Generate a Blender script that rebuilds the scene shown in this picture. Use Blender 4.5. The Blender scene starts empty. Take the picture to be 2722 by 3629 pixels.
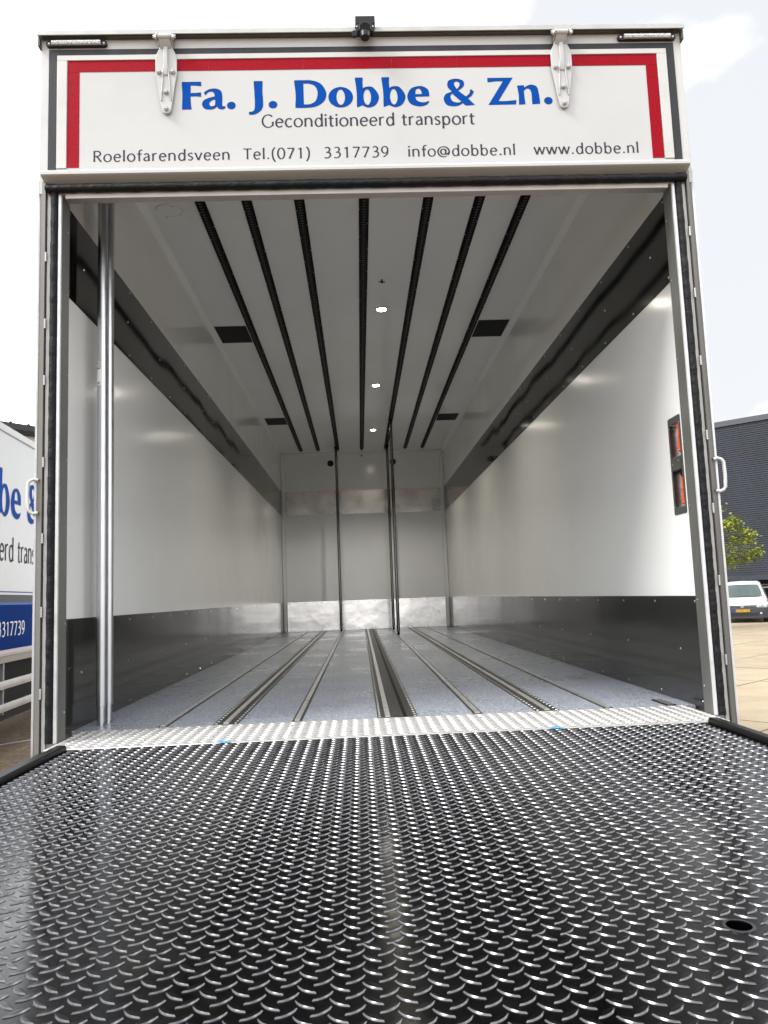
import bpy, math, random
import numpy as np
from mathutils import Vector, Matrix
random.seed(7)
rng = np.random.default_rng(7)
SC = bpy.context.scene
COL = SC.collection

# ------------------------------------------------------------------ camera
cam_d = bpy.data.cameras.new('camera')
cam = bpy.data.objects.new('camera', cam_d)
COL.objects.link(cam)
cam_d.sensor_fit = 'VERTICAL'
cam_d.sensor_height = 24.0
cam_d.lens = 2700.72 / 3629 * 24.0
cam_d.clip_start = 0.02
cam_d.clip_end = 2000
RIGHT = (0.99885, -0.03083, -0.03677)
UP = (0.03314, -0.11082, 0.99329)
FWD = (0.0347, 0.99336, 0.10967)
CAM = (-0.09265, -2.68626, 0.47756)
cam.matrix_world = Matrix(((RIGHT[0], UP[0], -FWD[0], CAM[0]),
                           (RIGHT[1], UP[1], -FWD[1], CAM[1]),
                           (RIGHT[2], UP[2], -FWD[2], CAM[2]),
                           (0, 0, 0, 1)))
SC.camera = cam

# ------------------------------------------------------------------ sky, sun, exposure
SUN_EL, SUN_AZ = math.radians(46), math.radians(246)     # azimuth clockwise from +Y
world = bpy.data.worlds.new('World')
SC.world = world
world.use_nodes = True
wn, wl = world.node_tree.nodes, world.node_tree.links
wn.clear()
out = wn.new('ShaderNodeOutputWorld')
bg = wn.new('ShaderNodeBackground')
bg.inputs['Strength'].default_value = 0.10
sky = wn.new('ShaderNodeTexSky')
sky.sky_type = 'NISHITA'
sky.sun_disc = False
sky.sun_elevation = SUN_EL
sky.sun_rotation = SUN_AZ
tc = wn.new('ShaderNodeTexCoord')
mp = wn.new('ShaderNodeMapping')
mp.inputs['Scale'].default_value = (1.3, 1.3, 2.2)
mp.inputs['Location'].default_value = (0.35, 0.0, 0.4)
nz = wn.new('ShaderNodeTexNoise')
nz.inputs['Scale'].default_value = 1.5
nz.inputs['Detail'].default_value = 6
nz.inputs['Roughness'].default_value = 0.45
ramp = wn.new('ShaderNodeValToRGB')
ramp.color_ramp.elements[0].position = 0.36
ramp.color_ramp.elements[0].color = (2.7, 2.74, 2.82, 1)
ramp.color_ramp.elements[1].position = 0.68
ramp.color_ramp.elements[1].color = (14.0, 14.2, 14.5, 1)
mix = wn.new('ShaderNodeMix')
mix.data_type = 'RGBA'
mix.inputs['Factor'].default_value = 0.96
wl.new(tc.outputs['Generated'], mp.inputs['Vector'])
wl.new(mp.outputs['Vector'], nz.inputs['Vector'])
wl.new(nz.outputs['Fac'], ramp.inputs['Fac'])
wl.new(sky.outputs['Color'], mix.inputs['A'])
wl.new(ramp.outputs['Color'], mix.inputs['B'])
wl.new(mix.outputs['Result'], bg.inputs['Color'])
wl.new(bg.outputs['Background'], out.inputs['Surface'])

sun_d = bpy.data.lights.new('sun', 'SUN')
sun_d.energy = 1.2
sun_d.angle = math.radians(20)
sun_d.color = (1.0, 0.98, 0.95)
sun = bpy.data.objects.new('sun', sun_d)
COL.objects.link(sun)
sdir = Vector((math.sin(SUN_AZ) * math.cos(SUN_EL), math.cos(SUN_AZ) * math.cos(SUN_EL), math.sin(SUN_EL)))
sun.rotation_euler = sdir.to_track_quat('Z', 'Y').to_euler()

vs = SC.view_settings
vs.view_transform = 'Standard'
vs.look = 'None'
vs.gamma = 1
vs.exposure = 1.75
vs.use_curve_mapping = False
SC.render.engine = 'CYCLES'
cy = SC.cycles
cy.max_bounces = 10
cy.diffuse_bounces = 7
cy.glossy_bounces = 6
cy.use_denoising = True
cy.sample_clamp_indirect = 6
cy.caustics_reflective = False
cy.caustics_refractive = False


# ------------------------------------------------------------------ materials
MATS = {}


def M(name, col, rough=0.5, metal=0.0, spec=0.5, noise=None, bump=None, rnoise=None, coat=0.0, emit=None, rand=0.0, bdetail=3):
    """noise=(scale, colour2, lo, hi[, stretch])  bump=(scale, strength, distance)  rnoise=(scale, amount)"""
    m = bpy.data.materials.new(name)
    m.use_nodes = True
    n, l = m.node_tree.nodes, m.node_tree.links
    b = n['Principled BSDF']
    b.inputs['Base Color'].default_value = (*col, 1)
    b.inputs['Roughness'].default_value = rough
    b.inputs['Metallic'].default_value = metal
    b.inputs['Specular IOR Level'].default_value = spec
    b.inputs['Coat Weight'].default_value = coat
    b.inputs['Coat Roughness'].default_value = 0.05
    t = n.new('ShaderNodeTexCoord')
    colsock = None
    if noise:
        sc_, c2, lo, hi = noise[:4]
        x = n.new('ShaderNodeTexNoise')
        x.inputs['Scale'].default_value = sc_
        x.inputs['Detail'].default_value = 5
        x.inputs['Roughness'].default_value = 0.62
        if len(noise) > 4:
            mpp = n.new('ShaderNodeMapping')
            mpp.inputs['Scale'].default_value = noise[4]
            l.new(t.outputs['Object'], mpp.inputs['Vector'])
            l.new(mpp.outputs['Vector'], x.inputs['Vector'])
        else:
            l.new(t.outputs['Object'], x.inputs['Vector'])
        r = n.new('ShaderNodeMapRange')
        r.inputs['From Min'].default_value = lo
        r.inputs['From Max'].default_value = hi
        l.new(x.outputs['Fac'], r.inputs['Value'])
        mx = n.new('ShaderNodeMix')
        mx.data_type = 'RGBA'
        mx.inputs['A'].default_value = (*col, 1)
        mx.inputs['B'].default_value = (*c2, 1)
        l.new(r.outputs['Result'], mx.inputs['Factor'])
        colsock = mx.outputs['Result']
    if rand:
        oi = n.new('ShaderNodeObjectInfo')
        hs = n.new('ShaderNodeHueSaturation')
        rr = n.new('ShaderNodeMapRange')
        rr.inputs['To Min'].default_value = 1 - rand
        rr.inputs['To Max'].default_value = 1 + rand
        l.new(oi.outputs['Random'], rr.inputs['Value'])
        l.new(rr.outputs['Result'], hs.inputs['Value'])
        if colsock:
            l.new(colsock, hs.inputs['Color'])
        else:
            hs.inputs['Color'].default_value = (*col, 1)
        colsock = hs.outputs['Color']
    if colsock:
        l.new(colsock, b.inputs['Base Color'])
    if rnoise:
        x = n.new('ShaderNodeTexNoise')
        x.inputs['Scale'].default_value = rnoise[0]
        x.inputs['Detail'].default_value = 4
        l.new(t.outputs['Object'], x.inputs['Vector'])
        r = n.new('ShaderNodeMapRange')
        r.inputs['From Min'].default_value = 0.3
        r.inputs['From Max'].default_value = 0.7
        r.inputs['To Min'].default_value = max(0.02, rough - rnoise[1])
        r.inputs['To Max'].default_value = rough + rnoise[1]
        l.new(x.outputs['Fac'], r.inputs['Value'])
        l.new(r.outputs['Result'], b.inputs['Roughness'])
    if bump:
        prev = None
        for (bs, st, ds) in (bump if isinstance(bump[0], tuple) else (bump,)):
            x = n.new('ShaderNodeTexNoise')
            x.inputs['Scale'].default_value = bs
            x.inputs['Detail'].default_value = bdetail
            l.new(t.outputs['Object'], x.inputs['Vector'])
            bp = n.new('ShaderNodeBump')
            bp.inputs['Strength'].default_value = st
            bp.inputs['Distance'].default_value = ds
            l.new(x.outputs['Fac'], bp.inputs['Height'])
            if prev:
                l.new(prev, bp.inputs['Normal'])
            prev = bp.outputs['Normal']
        l.new(prev, b.inputs['Normal'])
    if emit:
        b.inputs['Emission Color'].default_value = (*emit[0], 1)
        b.inputs['Emission Strength'].default_value = emit[1]
    MATS[name] = m
    return m


M('grp_white', (0.84, 0.845, 0.83), 0.16, spec=0.5, bump=((190, 0.10, 0.0006), (1.1, 0.12, 0.02)), noise=(1.2, (0.80, 0.805, 0.785), 0.45, 0.75), rnoise=(3, 0.03))
M('paint_white', (0.42, 0.42, 0.415), 0.30, coat=0.1, noise=(2.5, (0.395, 0.395, 0.385), 0.5, 0.8))
M('frame_white', (0.46, 0.455, 0.44), 0.35, noise=(6, (0.40, 0.39, 0.37), 0.5, 0.8))
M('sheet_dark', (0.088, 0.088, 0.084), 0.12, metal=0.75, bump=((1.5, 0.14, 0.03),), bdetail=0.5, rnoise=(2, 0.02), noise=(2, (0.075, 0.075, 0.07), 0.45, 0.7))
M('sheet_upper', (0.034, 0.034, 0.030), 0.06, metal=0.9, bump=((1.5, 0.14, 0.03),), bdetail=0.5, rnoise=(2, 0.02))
M('sheet_bright', (0.60, 0.58, 0.56), 0.20, metal=1.0, bump=(2.2, 0.25, 0.03), rnoise=(3, 0.06), noise=(5, (0.5, 0.48, 0.45), 0.5, 0.75))
M('stainless', (0.30, 0.30, 0.285), 0.42, metal=0.75, noise=(3, (0.22, 0.22, 0.2), 0.45, 0.7, (1, 1, 0.25)), rnoise=(8, 0.08), bump=(6, 0.08, 0.01))
M('alu_edge', (0.62, 0.62, 0.63), 0.35, metal=0.3, noise=(9, (0.5, 0.5, 0.5), 0.5, 0.7))
M('gutter_grey', (0.135, 0.13, 0.118), 0.55, metal=0.2, noise=(4, (0.105, 0.10, 0.09), 0.45, 0.7, (1, 1, 0.3)))
M('profile_brown', (0.075, 0.068, 0.052), 0.45, metal=0.3)  # brown holding the shade under the roof profile; also used on its ends
M('profile_alu', (0.40, 0.40, 0.385), 0.45, metal=0.2, noise=(3, (0.34, 0.34, 0.325), 0.45, 0.7, (3, 1, 1)))
M('weld', (0.45, 0.45, 0.44), 0.35, metal=0.9)
M('foam_black', (0.003, 0.003, 0.004), 0.6, spec=0.25, bump=((55, 0.9, 0.006), (140, 0.5, 0.003)), noise=(7, (0.010, 0.010, 0.011), 0.55, 0.8))
M('rubber_grey', (0.020, 0.021, 0.025), 0.5, spec=0.25, noise=(3, (0.034, 0.035, 0.040), 0.45, 0.75, (4, 1, 1)))
M('black_plastic', (0.003, 0.003, 0.0035), 0.35, spec=0.3)
M('rail_black', (0.002, 0.002, 0.002), 0.5, spec=0.1)
M('rail_slot', (0.06, 0.06, 0.058), 0.4, metal=0.5)
M('screw', (0.55, 0.55, 0.52), 0.3, metal=1.0)
M('galvanised', (0.55, 0.56, 0.58), 0.34, metal=1.0, noise=(6, (0.5, 0.51, 0.53), 0.4, 0.7, (1, 1, 0.08)), rnoise=(14, 0.06))
M('bar_metal', (0.16, 0.16, 0.16), 0.2, metal=1.0, noise=(6, (0.2, 0.2, 0.2), 0.45, 0.7))
M('red_tape', (0.265, 0.0004, 0.009), 0.5, spec=0.08, noise=(120, (0.22, 0.0004, 0.007), 0.45, 0.6))
M('tape_gap', (0.62, 0.08, 0.09), 0.5)
M('blue_letter', (0.0, 0.052, 0.29), 0.6, spec=0.04)
M('blue_outline', (0.002, 0.018, 0.11), 0.45, spec=0.2)
M('grey_letter', (0.042, 0.042, 0.056), 0.6, spec=0.05)
M('white_letter', (0.85, 0.85, 0.86), 0.35)
M('led_lens', (0.75, 0.76, 0.78), 0.12, noise=(260, (0.30, 0.30, 0.32), 0.45, 0.6), coat=0.6)
M('deck_black', (0.0008, 0.0008, 0.001), 0.14, spec=0.22, noise=(5.2, (0.0085, 0.008, 0.0062), 0.56, 0.74), bump=((26, 0.05, 0.004), (420, 0.05, 0.0005)), rnoise=(9, 0.05))
M('lug_rim', (0.155, 0.155, 0.162), 0.24, metal=1.0, noise=(20, (0.10, 0.10, 0.10), 0.45, 0.7))  # lug sides brighter than the tops: rim highlights put into the colour
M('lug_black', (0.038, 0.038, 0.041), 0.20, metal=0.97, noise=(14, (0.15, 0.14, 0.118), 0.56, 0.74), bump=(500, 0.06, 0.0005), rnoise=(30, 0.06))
M('kerb_black', (0.003, 0.003, 0.003), 0.4, spec=0.3)
M('tread_alu', (0.43, 0.42, 0.41), 0.38, metal=0.35, noise=(9, (0.33, 0.30, 0.27), 0.56, 0.74), rnoise=(12, 0.08))
M('floor_resin', (0.215, 0.232, 0.27), 0.32, spec=0.35, noise=(105, (0.64, 0.68, 0.77), 0.48, 0.68), bump=(330, 0.5, 0.0010), rnoise=(2.2, 0.10))
M('rail_dark', (0.022, 0.022, 0.020), 0.42, metal=0.2, noise=(40, (0.12, 0.118, 0.105), 0.55, 0.72), bump=(90, 0.3, 0.002))
M('rail_bright', (0.68, 0.67, 0.64), 0.32, metal=0.8, noise=(12, (0.40, 0.36, 0.30), 0.55, 0.75))
M('hatch_dark', (0.008, 0.008, 0.007), 0.6, spec=0.2)
M('lamp_glow', (1, 1, 1), 0.4, emit=((1.0, 0.93, 0.78), 34.0))
M('lamp_ring', (0.7, 0.7, 0.7), 0.3)
M('orange', (0.90, 0.085, 0.008), 0.38)
M('pan_metal', (0.55, 0.52, 0.51), 0.22, metal=1.0)
M('recess_frame', (0.085, 0.087, 0.083), 0.45, metal=0.3)
M('sticker_white', (0.82, 0.82, 0.84), 0.35)
M('sticker_black', (0.01, 0.01, 0.014), 0.4)
M('sticker_grey', (0.33, 0.33, 0.36), 0.4)
M('blue_tape', (0.07, 0.26, 0.52), 0.5)
M('navy', (0.003, 0.004, 0.015), 0.4, spec=0.15)
M('truck_blue', (0.0, 0.030, 0.19), 0.6, spec=0.02, noise=(1.6, (0.001, 0.042, 0.22), 0.55, 0.8))
M('sky_blue', (0.005, 0.12, 0.42), 0.4, spec=0.1)
M('line_blue', (0.003, 0.07, 0.32), 0.4, spec=0.1)
M('pink_grey', (0.62, 0.53, 0.55), 0.35)
M('alu_skirt', (0.30, 0.29, 0.265), 0.4, metal=0.4)
M('guard_alu', (0.52, 0.51, 0.49), 0.42, metal=0.35, noise=(4, (0.44, 0.43, 0.41), 0.45, 0.7, (1, .2, 1)))
M('chassis', (0.006, 0.006, 0.006), 0.7)
M('tyre', (0.012, 0.012, 0.012), 0.75)
M('rim', (0.45, 0.45, 0.46), 0.35, metal=0.8)
M('cladding', (0.038, 0.042, 0.053), 0.5, spec=0.2, noise=(0.6, (0.032, 0.036, 0.046), 0.4, 0.7))
M('cladding_trim', (0.050, 0.055, 0.068), 0.4)
M('void_dark', (0.004, 0.004, 0.005), 0.6)
M('steel_grey', (0.30, 0.31, 0.33), 0.45, metal=0.4)
M('roof_dark', (0.012, 0.014, 0.012), 0.7)
M('pale_panel', (0.62, 0.63, 0.65), 0.5)
M('van_white', (0.58, 0.58, 0.575), 0.25, coat=0.4)
M('van_grey', (0.045, 0.048, 0.056), 0.55, spec=0.25)
M('van_black', (0.01, 0.01, 0.012), 0.4)
M('van_glass', (0.03, 0.05, 0.048), 0.03, spec=0.6)
M('lamp_clear', (0.42, 0.43, 0.46), 0.12, coat=0.8, noise=(14, (0.16, 0.17, 0.18), 0.5, 0.7))
M('plate_yellow', (0.50, 0.28, 0.004), 0.45)
M('plate_blue', (0.01, 0.06, 0.45), 0.45)
M('bark', (0.06, 0.045, 0.03), 0.9)
M('leaf', (0.25, 0.275, 0.018), 0.55, spec=0.2, noise=(2.2, (0.09, 0.115, 0.010), 0.38, 0.66))
M('slab', (0.30, 0.245, 0.168), 0.85, spec=0.2, noise=(1.3, (0.24, 0.19, 0.128), 0.4, 0.7), rand=0.07, bump=(60, 0.4, 0.006))
M('joint_steel', (0.16, 0.14, 0.125), 0.7)


def ground_mat():
    m = bpy.data.materials.new('brick_paving')
    m.use_nodes = True
    n, l = m.node_tree.nodes, m.node_tree.links
    b = n['Principled BSDF']
    b.inputs['Roughness'].default_value = 0.85
    t = n.new('ShaderNodeTexCoord')
    mpp = n.new('ShaderNodeMapping')
    mpp.inputs['Rotation'].default_value = (0, 0, math.radians(33))
    br = n.new('ShaderNodeTexBrick')
    br.inputs['Color1'].default_value = (0.22, 0.155, 0.095, 1)  # brown brick, with the shade on the left side put into the colour
    br.inputs['Color2'].default_value = (0.15, 0.105, 0.065, 1)
    br.inputs['Mortar'].default_value = (0.07, 0.055, 0.04, 1)
    br.inputs['Scale'].default_value = 4.7
    br.inputs['Mortar Size'].default_value = 0.02
    ns = n.new('ShaderNodeTexNoise')
    ns.inputs['Scale'].default_value = 22
    ns.inputs['Detail'].default_value = 6
    mx = n.new('ShaderNodeMix')
    mx.data_type = 'RGBA'
    mx.blend_type = 'MULTIPLY'
    mx.inputs['Factor'].default_value = 0.6
    l.new(t.outputs['Object'], mpp.inputs['Vector'])
    l.new(mpp.outputs['Vector'], br.inputs['Vector'])
    l.new(t.outputs['Object'], ns.inputs['Vector'])
    rp = n.new('ShaderNodeValToRGB')
    rp.color_ramp.elements[0].position = 0.3
    rp.color_ramp.elements[0].color = (0.35, 0.33, 0.3, 1)
    rp.color_ramp.elements[1].position = 0.65
    rp.color_ramp.elements[1].color = (1.5, 1.45, 1.35, 1)
    l.new(ns.outputs['Fac'], rp.inputs['Fac'])
    l.new(br.outputs['Color'], mx.inputs['A'])
    l.new(rp.outputs['Color'], mx.inputs['B'])
    l.new(mx.outputs['Result'], b.inputs['Base Color'])
    MATS['brick_paving'] = m


ground_mat()


# ------------------------------------------------------------------ mesh helpers
class MB:
    def __init__(self):
        self.v, self.f, self.mi = [], [], []

    def add(self, vs_, fs_, mi=0):
        o = len(self.v)
        self.v += [tuple(p) for p in vs_]
        self.f += [tuple(i + o for i in q) for q in fs_]
        self.mi += [mi] * len(fs_)
        return self

    def box(self, x0, x1, y0, y1, z0, z1, mi=0):
        x0, x1 = min(x0, x1), max(x0, x1)
        y0, y1 = min(y0, y1), max(y0, y1)
        z0, z1 = min(z0, z1), max(z0, z1)
        return self.add([(x0, y0, z0), (x1, y0, z0), (x1, y1, z0), (x0, y1, z0), (x0, y0, z1), (x1, y0, z1), (x1, y1, z1), (x0, y1, z1)],
                        [(0, 3, 2, 1), (4, 5, 6, 7), (0, 1, 5, 4), (1, 2, 6, 5), (2, 3, 7, 6), (3, 0, 4, 7)], mi)

    def prism(self, poly, axis, a, b, mi=0):
        """poly of 2D points extruded along axis 'x','y','z' from a to b (coords are the two other axes in order)."""
        n = len(poly)

        def P(p, t):
            return {'x': (t, p[0], p[1]), 'y': (p[0], t, p[1]), 'z': (p[0], p[1], t)}[axis]
        vv = [P(p, a) for p in poly] + [P(p, b) for p in poly]
        ff = [tuple(range(n)), tuple(range(2 * n - 1, n - 1, -1))] + [(i, n + i, n + (i + 1) % n, (i + 1) % n) for i in range(n)]
        return self.add(vv, ff, mi)

    def tube(self, pts, r, n=12, caps=True, mi=0):
        pts = [Vector(p) for p in pts]
        rs = r if isinstance(r, (list, tuple)) else [r] * len(pts)
        vv, ff = [], []
        up = None
        for i, p in enumerate(pts):
            d = (pts[min(i + 1, len(pts) - 1)] - pts[max(i - 1, 0)]).normalized()
            if up is None:
                up = d.orthogonal().normalized()
            else:
                up = (up - d * up.dot(d)).normalized()
            w = d.cross(up)
            for k in range(n):
                a = 2 * math.pi * k / n
                vv.append(p + (up * math.cos(a) + w * math.sin(a)) * rs[i])
        for i in range(len(pts) - 1):
            for k in range(n):
                ff.append((i * n + k, i * n + (k + 1) % n, (i + 1) * n + (k + 1) % n, (i + 1) * n + k))
        if caps:
            ff.append(tuple(range(n - 1, -1, -1)))
            ff.append(tuple((len(pts) - 1) * n + k for k in range(n)))
        return self.add(vv, ff, mi)

    def dome(self, c, nrm, r, h, n=8, mi=0):
        c, d = Vector(c), Vector(nrm).normalized()
        u = d.orthogonal().normalized()
        w = d.cross(u)
        vv = []
        for (s, k) in ((1, 0), (0.72, 0.7)):
            for i in range(n):
                a = 2 * math.pi * i / n
                vv.append(c + (u * math.cos(a) + w * math.sin(a)) * r * s + d * h * k)
        vv.append(c + d * h)
        ff = [(i, (i + 1) % n, n + (i + 1) % n, n + i) for i in range(n)] + [(n + i, n + (i + 1) % n, 2 * n) for i in range(n)]
        return self.add(vv, ff, mi)

    def ring(self, c, nrm, r0, r1, h, n=32, mi=0):
        """flat annulus plate, r0 inner, thickness h along nrm"""
        c, d = Vector(c), Vector(nrm).normalized()
        u = d.orthogonal().normalized()
        w = d.cross(u)
        vv = []
        for (r, z) in ((r1, 0), (r1, h * .6), (r1 * .97 + r0 * .03, h), (r0, h), (r0, 0)):
            for i in range(n):
                a = 2 * math.pi * i / n
                vv.append(c + (u * math.cos(a) + w * math.sin(a)) * r + d * z)
        ff = []
        for j in range(4):
            for i in range(n):
                ff.append((j * n + i, j * n + (i + 1) % n, (j + 1) * n + (i + 1) % n, (j + 1) * n + i))
        return self.add(vv, ff, mi)

    def build(self, name, mats, parent=None, bevel=0, smooth=35, kind=None, local=False, label=None):
        me = bpy.data.meshes.new(name)
        off = WL.get(parent.name if parent else None, Vector((0, 0, 0))) if not local else Vector((0, 0, 0))
        me.from_pydata([(p[0] - off[0], p[1] - off[1], p[2] - off[2]) for p in self.v], [], self.f)
        for m in (mats if isinstance(mats, (list, tuple)) else [mats]):
            me.materials.append(MATS[m])
        if any(self.mi):
            me.polygons.foreach_set('material_index', self.mi)
        return link(name, me, parent, bevel, smooth, kind, label)


WL = {}


def link(name, me, parent=None, bevel=0, smooth=35, kind=None, label=None):
    if smooth:
        me.shade_smooth()
        me.set_sharp_from_angle(angle=math.radians(smooth))
    o = bpy.data.objects.new(name, me)
    COL.objects.link(o)
    if parent:
        o.parent = parent
        WL[o.name] = WL.get(parent.name, Vector((0, 0, 0)))
    if bevel:
        b = o.modifiers.new('bevel', 'BEVEL')
        b.width = bevel
        b.segments = 2
        b.limit_method = 'ANGLE'
    if kind:
        o['kind'] = kind
    if label:
        o['label'] = label
    return o


def thing(name, label, cat, loc=(0, 0, 0), rotz=0, group=None):
    o = bpy.data.objects.new(name, None)
    COL.objects.link(o)
    o.location = loc
    o.rotation_euler = (0, 0, rotz)
    o.empty_display_size = 0.3
    o['label'] = label
    o['category'] = cat
    if group:
        o['group'] = group
    WL[o.name] = Vector(loc)
    return o


def tag(o, label, cat, group=None):
    o['label'] = label
    o['category'] = cat
    if group:
        o['group'] = group
    return o


def rrect(x0, x1, y0, y1, r, n=5):
    pts = []
    for (cx, cy_, a0) in ((x1 - r, y1 - r, 0), (x0 + r, y1 - r, 90), (x0 + r, y0 + r, 180), (x1 - r, y0 + r, 270)):
        for i in range(n + 1):
            a = math.radians(a0 + 90 * i / n)
            pts.append((cx + r * math.cos(a), cy_ + r * math.sin(a)))
    return pts


# ------------------------------------------------------------------ lettering
def spl(pts, n=6, closed=False):
    P = [Vector((p[0], p[1])) for p in pts]
    m = len(P)
    res = []
    rngi = range(m if closed else m - 1)
    for i in rngi:
        p0 = P[(i - 1) % m] if (closed or i > 0) else P[0] * 2 - P[1]
        p1, p2 = P[i], P[(i + 1) % m]
        p3 = P[(i + 2) % m] if (closed or i + 2 < m) else P[-1] * 2 - P[-2]
        for k in range(n):
            t = k / n
            res.append(0.5 * ((2 * p1) + (p2 - p0) * t + (2 * p0 - 5 * p1 + 4 * p2 - p3) * t * t + (3 * p1 - p0 - 3 * p2 + p3) * t ** 3))
    if not closed:
        res.append(P[-1])
    return [(q.x, q.y) for q in res]


def arc(cx, cy_, rx, ry, a0, a1, n=None):
    n = n or max(5, int(abs(a1 - a0) / 14))
    return [(cx + rx * math.cos(math.radians(a0 + (a1 - a0) * i / n)), cy_ + ry * math.sin(math.radians(a0 + (a1 - a0) * i / n))) for i in range(n + 1)]


def ln(*c, n=6):
    p, q = (c[0], c[1]), (c[2], c[3])
    return [(p[0] + (q[0] - p[0]) * i / n, p[1] + (q[1] - p[1]) * i / n) for i in range(n + 1)]


XH = 0.69
FULL = (0, 360)
GL = {   # thin flared sans: advance, strokes (cap height 1)
    ' ': (0.34, []),
    'a': (0.54, [ln(.42, .46, .44, 0), arc(.255, .46, .165, .225, 150, 0), spl([(.42, .40), (.22, .36), (.08, .19), (.2, .01), (.43, .14)])]),
    'b': (0.62, [ln(.10, 1.05, .10, 0), arc(.31, .34, .215, .345, *FULL)]),
    'c': (0.54, [arc(.31, .34, .235, .345, 48, 312)]),
    'd': (0.62, [ln(.52, 1.05, .52, 0), arc(.31, .34, .215, .345, *FULL)]),
    'e': (0.58, [ln(.08, .37, .51, .37), arc(.30, .34, .225, .345, 6, 318)]),
    'f': (0.36, [spl([(.40, 1.0), (.30, 1.03), (.19, .92), (.18, .70)]), ln(.18, .72, .18, 0), ln(.03, .655, .36, .655)]),
    'i': (0.22, [ln(.11, XH, .11, 0), 'dot:.11,.93']),
    'l': (0.22, [ln(.11, 1.05, .11, 0)]),
    'n': (0.62, [ln(.10, XH, .10, 0), arc(.305, .42, .205, .27, 180, 0), ln(.51, .43, .51, 0)]),
    'o': (0.64, [arc(.32, .34, .255, .345, *FULL)]),
    'p': (0.62, [ln(.10, XH, .10, -.33), arc(.31, .34, .215, .345, *FULL)]),
    'r': (0.42, [ln(.10, XH, .10, 0), arc(.30, .42, .20, .27, 180, 70)]),
    's': (0.46, [spl([(.37, .60), (.25, .68), (.10, .58), (.13, .43), (.32, .30), (.37, .15), (.25, .01), (.07, .07)])]),
    't': (0.40, [ln(.17, .88, .17, .14), spl([(.17, .16), (.19, .04), (.27, .005), (.36, .04)]), ln(.03, .655, .37, .655)]),
    'v': (0.54, [ln(.03, XH, .27, 0), ln(.27, 0, .50, XH)]),
    'w': (0.84, [ln(.03, XH, .23, 0), ln(.23, 0, .42, XH), ln(.42, XH, .61, 0), ln(.61, 0, .81, XH)]),
    'G': (0.82, [arc(.43, .5, .38, .52, 45, 322), ln(.73, .44, .73, .10)]),
    'R': (0.66, [ln(.11, 1, .11, 0), arc(.30, .75, .25, .235, 90, -90), ln(.11, .985, .30, .985), ln(.11, .51, .30, .51), ln(.30, .51, .60, 0)]),
    'T': (0.64, [ln(.32, .97, .32, 0), ln(.02, .97, .62, .97)]),
    'F': (0.56, [ln(.11, 1, .11, 0), ln(.11, .97, .5, .97), ln(.11, .52, .44, .52)]),
    'V': (0.66, [ln(.03, 1, .33, 0), ln(.33, 0, .62, 1)]),
    'X': (0.66, [ln(.05, 1, .6, 0), ln(.05, 0, .6, 1)]),
    'L': (0.5, [ln(.11, 1, .11, 0), ln(.11, .04, .48, .04)]),
    '0': (0.62, [arc(.31, .5, .245, .51, *FULL)]),
    '1': (0.62, [ln(.34, 1, .34, 0), ln(.34, .98, .16, .86)]),
    '3': (0.62, [spl([(.12, .93), (.32, 1.0), (.47, .86), (.42, .62), (.22, .53)]), spl([(.22, .53), (.46, .48), (.52, .24), (.36, .02), (.08, .03)])]),
    '4': (0.62, [ln(.42, 1, .42, 0), ln(.42, 1, .05, .3), ln(.05, .3, .57, .3)]),
    '6': (0.62, [arc(.31, .32, .22, .32, *FULL), spl([(.45, 1.0), (.2, .8), (.09, .35)])]),
    '7': (0.62, [ln(.06, .965, .54, .965), ln(.54, .965, .20, 0)]),
    '9': (0.62, [arc(.30, .68, .22, .32, *FULL), spl([(.52, .66), (.46, .28), (.18, 0)])]),
    '.': (0.26, ['dot:.13,.06']),
    '-': (0.36, [ln(.04, .4, .32, .4)]),
    '(': (0.34, [spl([(.28, 1.08), (.13, .8), (.10, .4), (.16, .0), (.30, -.26)])]),
    ')': (0.34, [spl([(.06, 1.08), (.21, .8), (.24, .4), (.18, .0), (.04, -.26)])]),
    '@': (0.98, [arc(.48, .40, .42, .48, 300, -40), arc(.46, .40, .19, .25, *FULL), spl([(.66, .62), (.62, .24), (.72, .16), (.88, .36), (.90, .45)])]),
    '&': (0.8, [spl([(.72, .0), (.3, .55), (.22, .82), (.4, 1.0), (.55, .82), (.4, .58), (.1, .35), (.12, .08), (.35, .0), (.6, .2), (.72, .5)])]),
}


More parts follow.
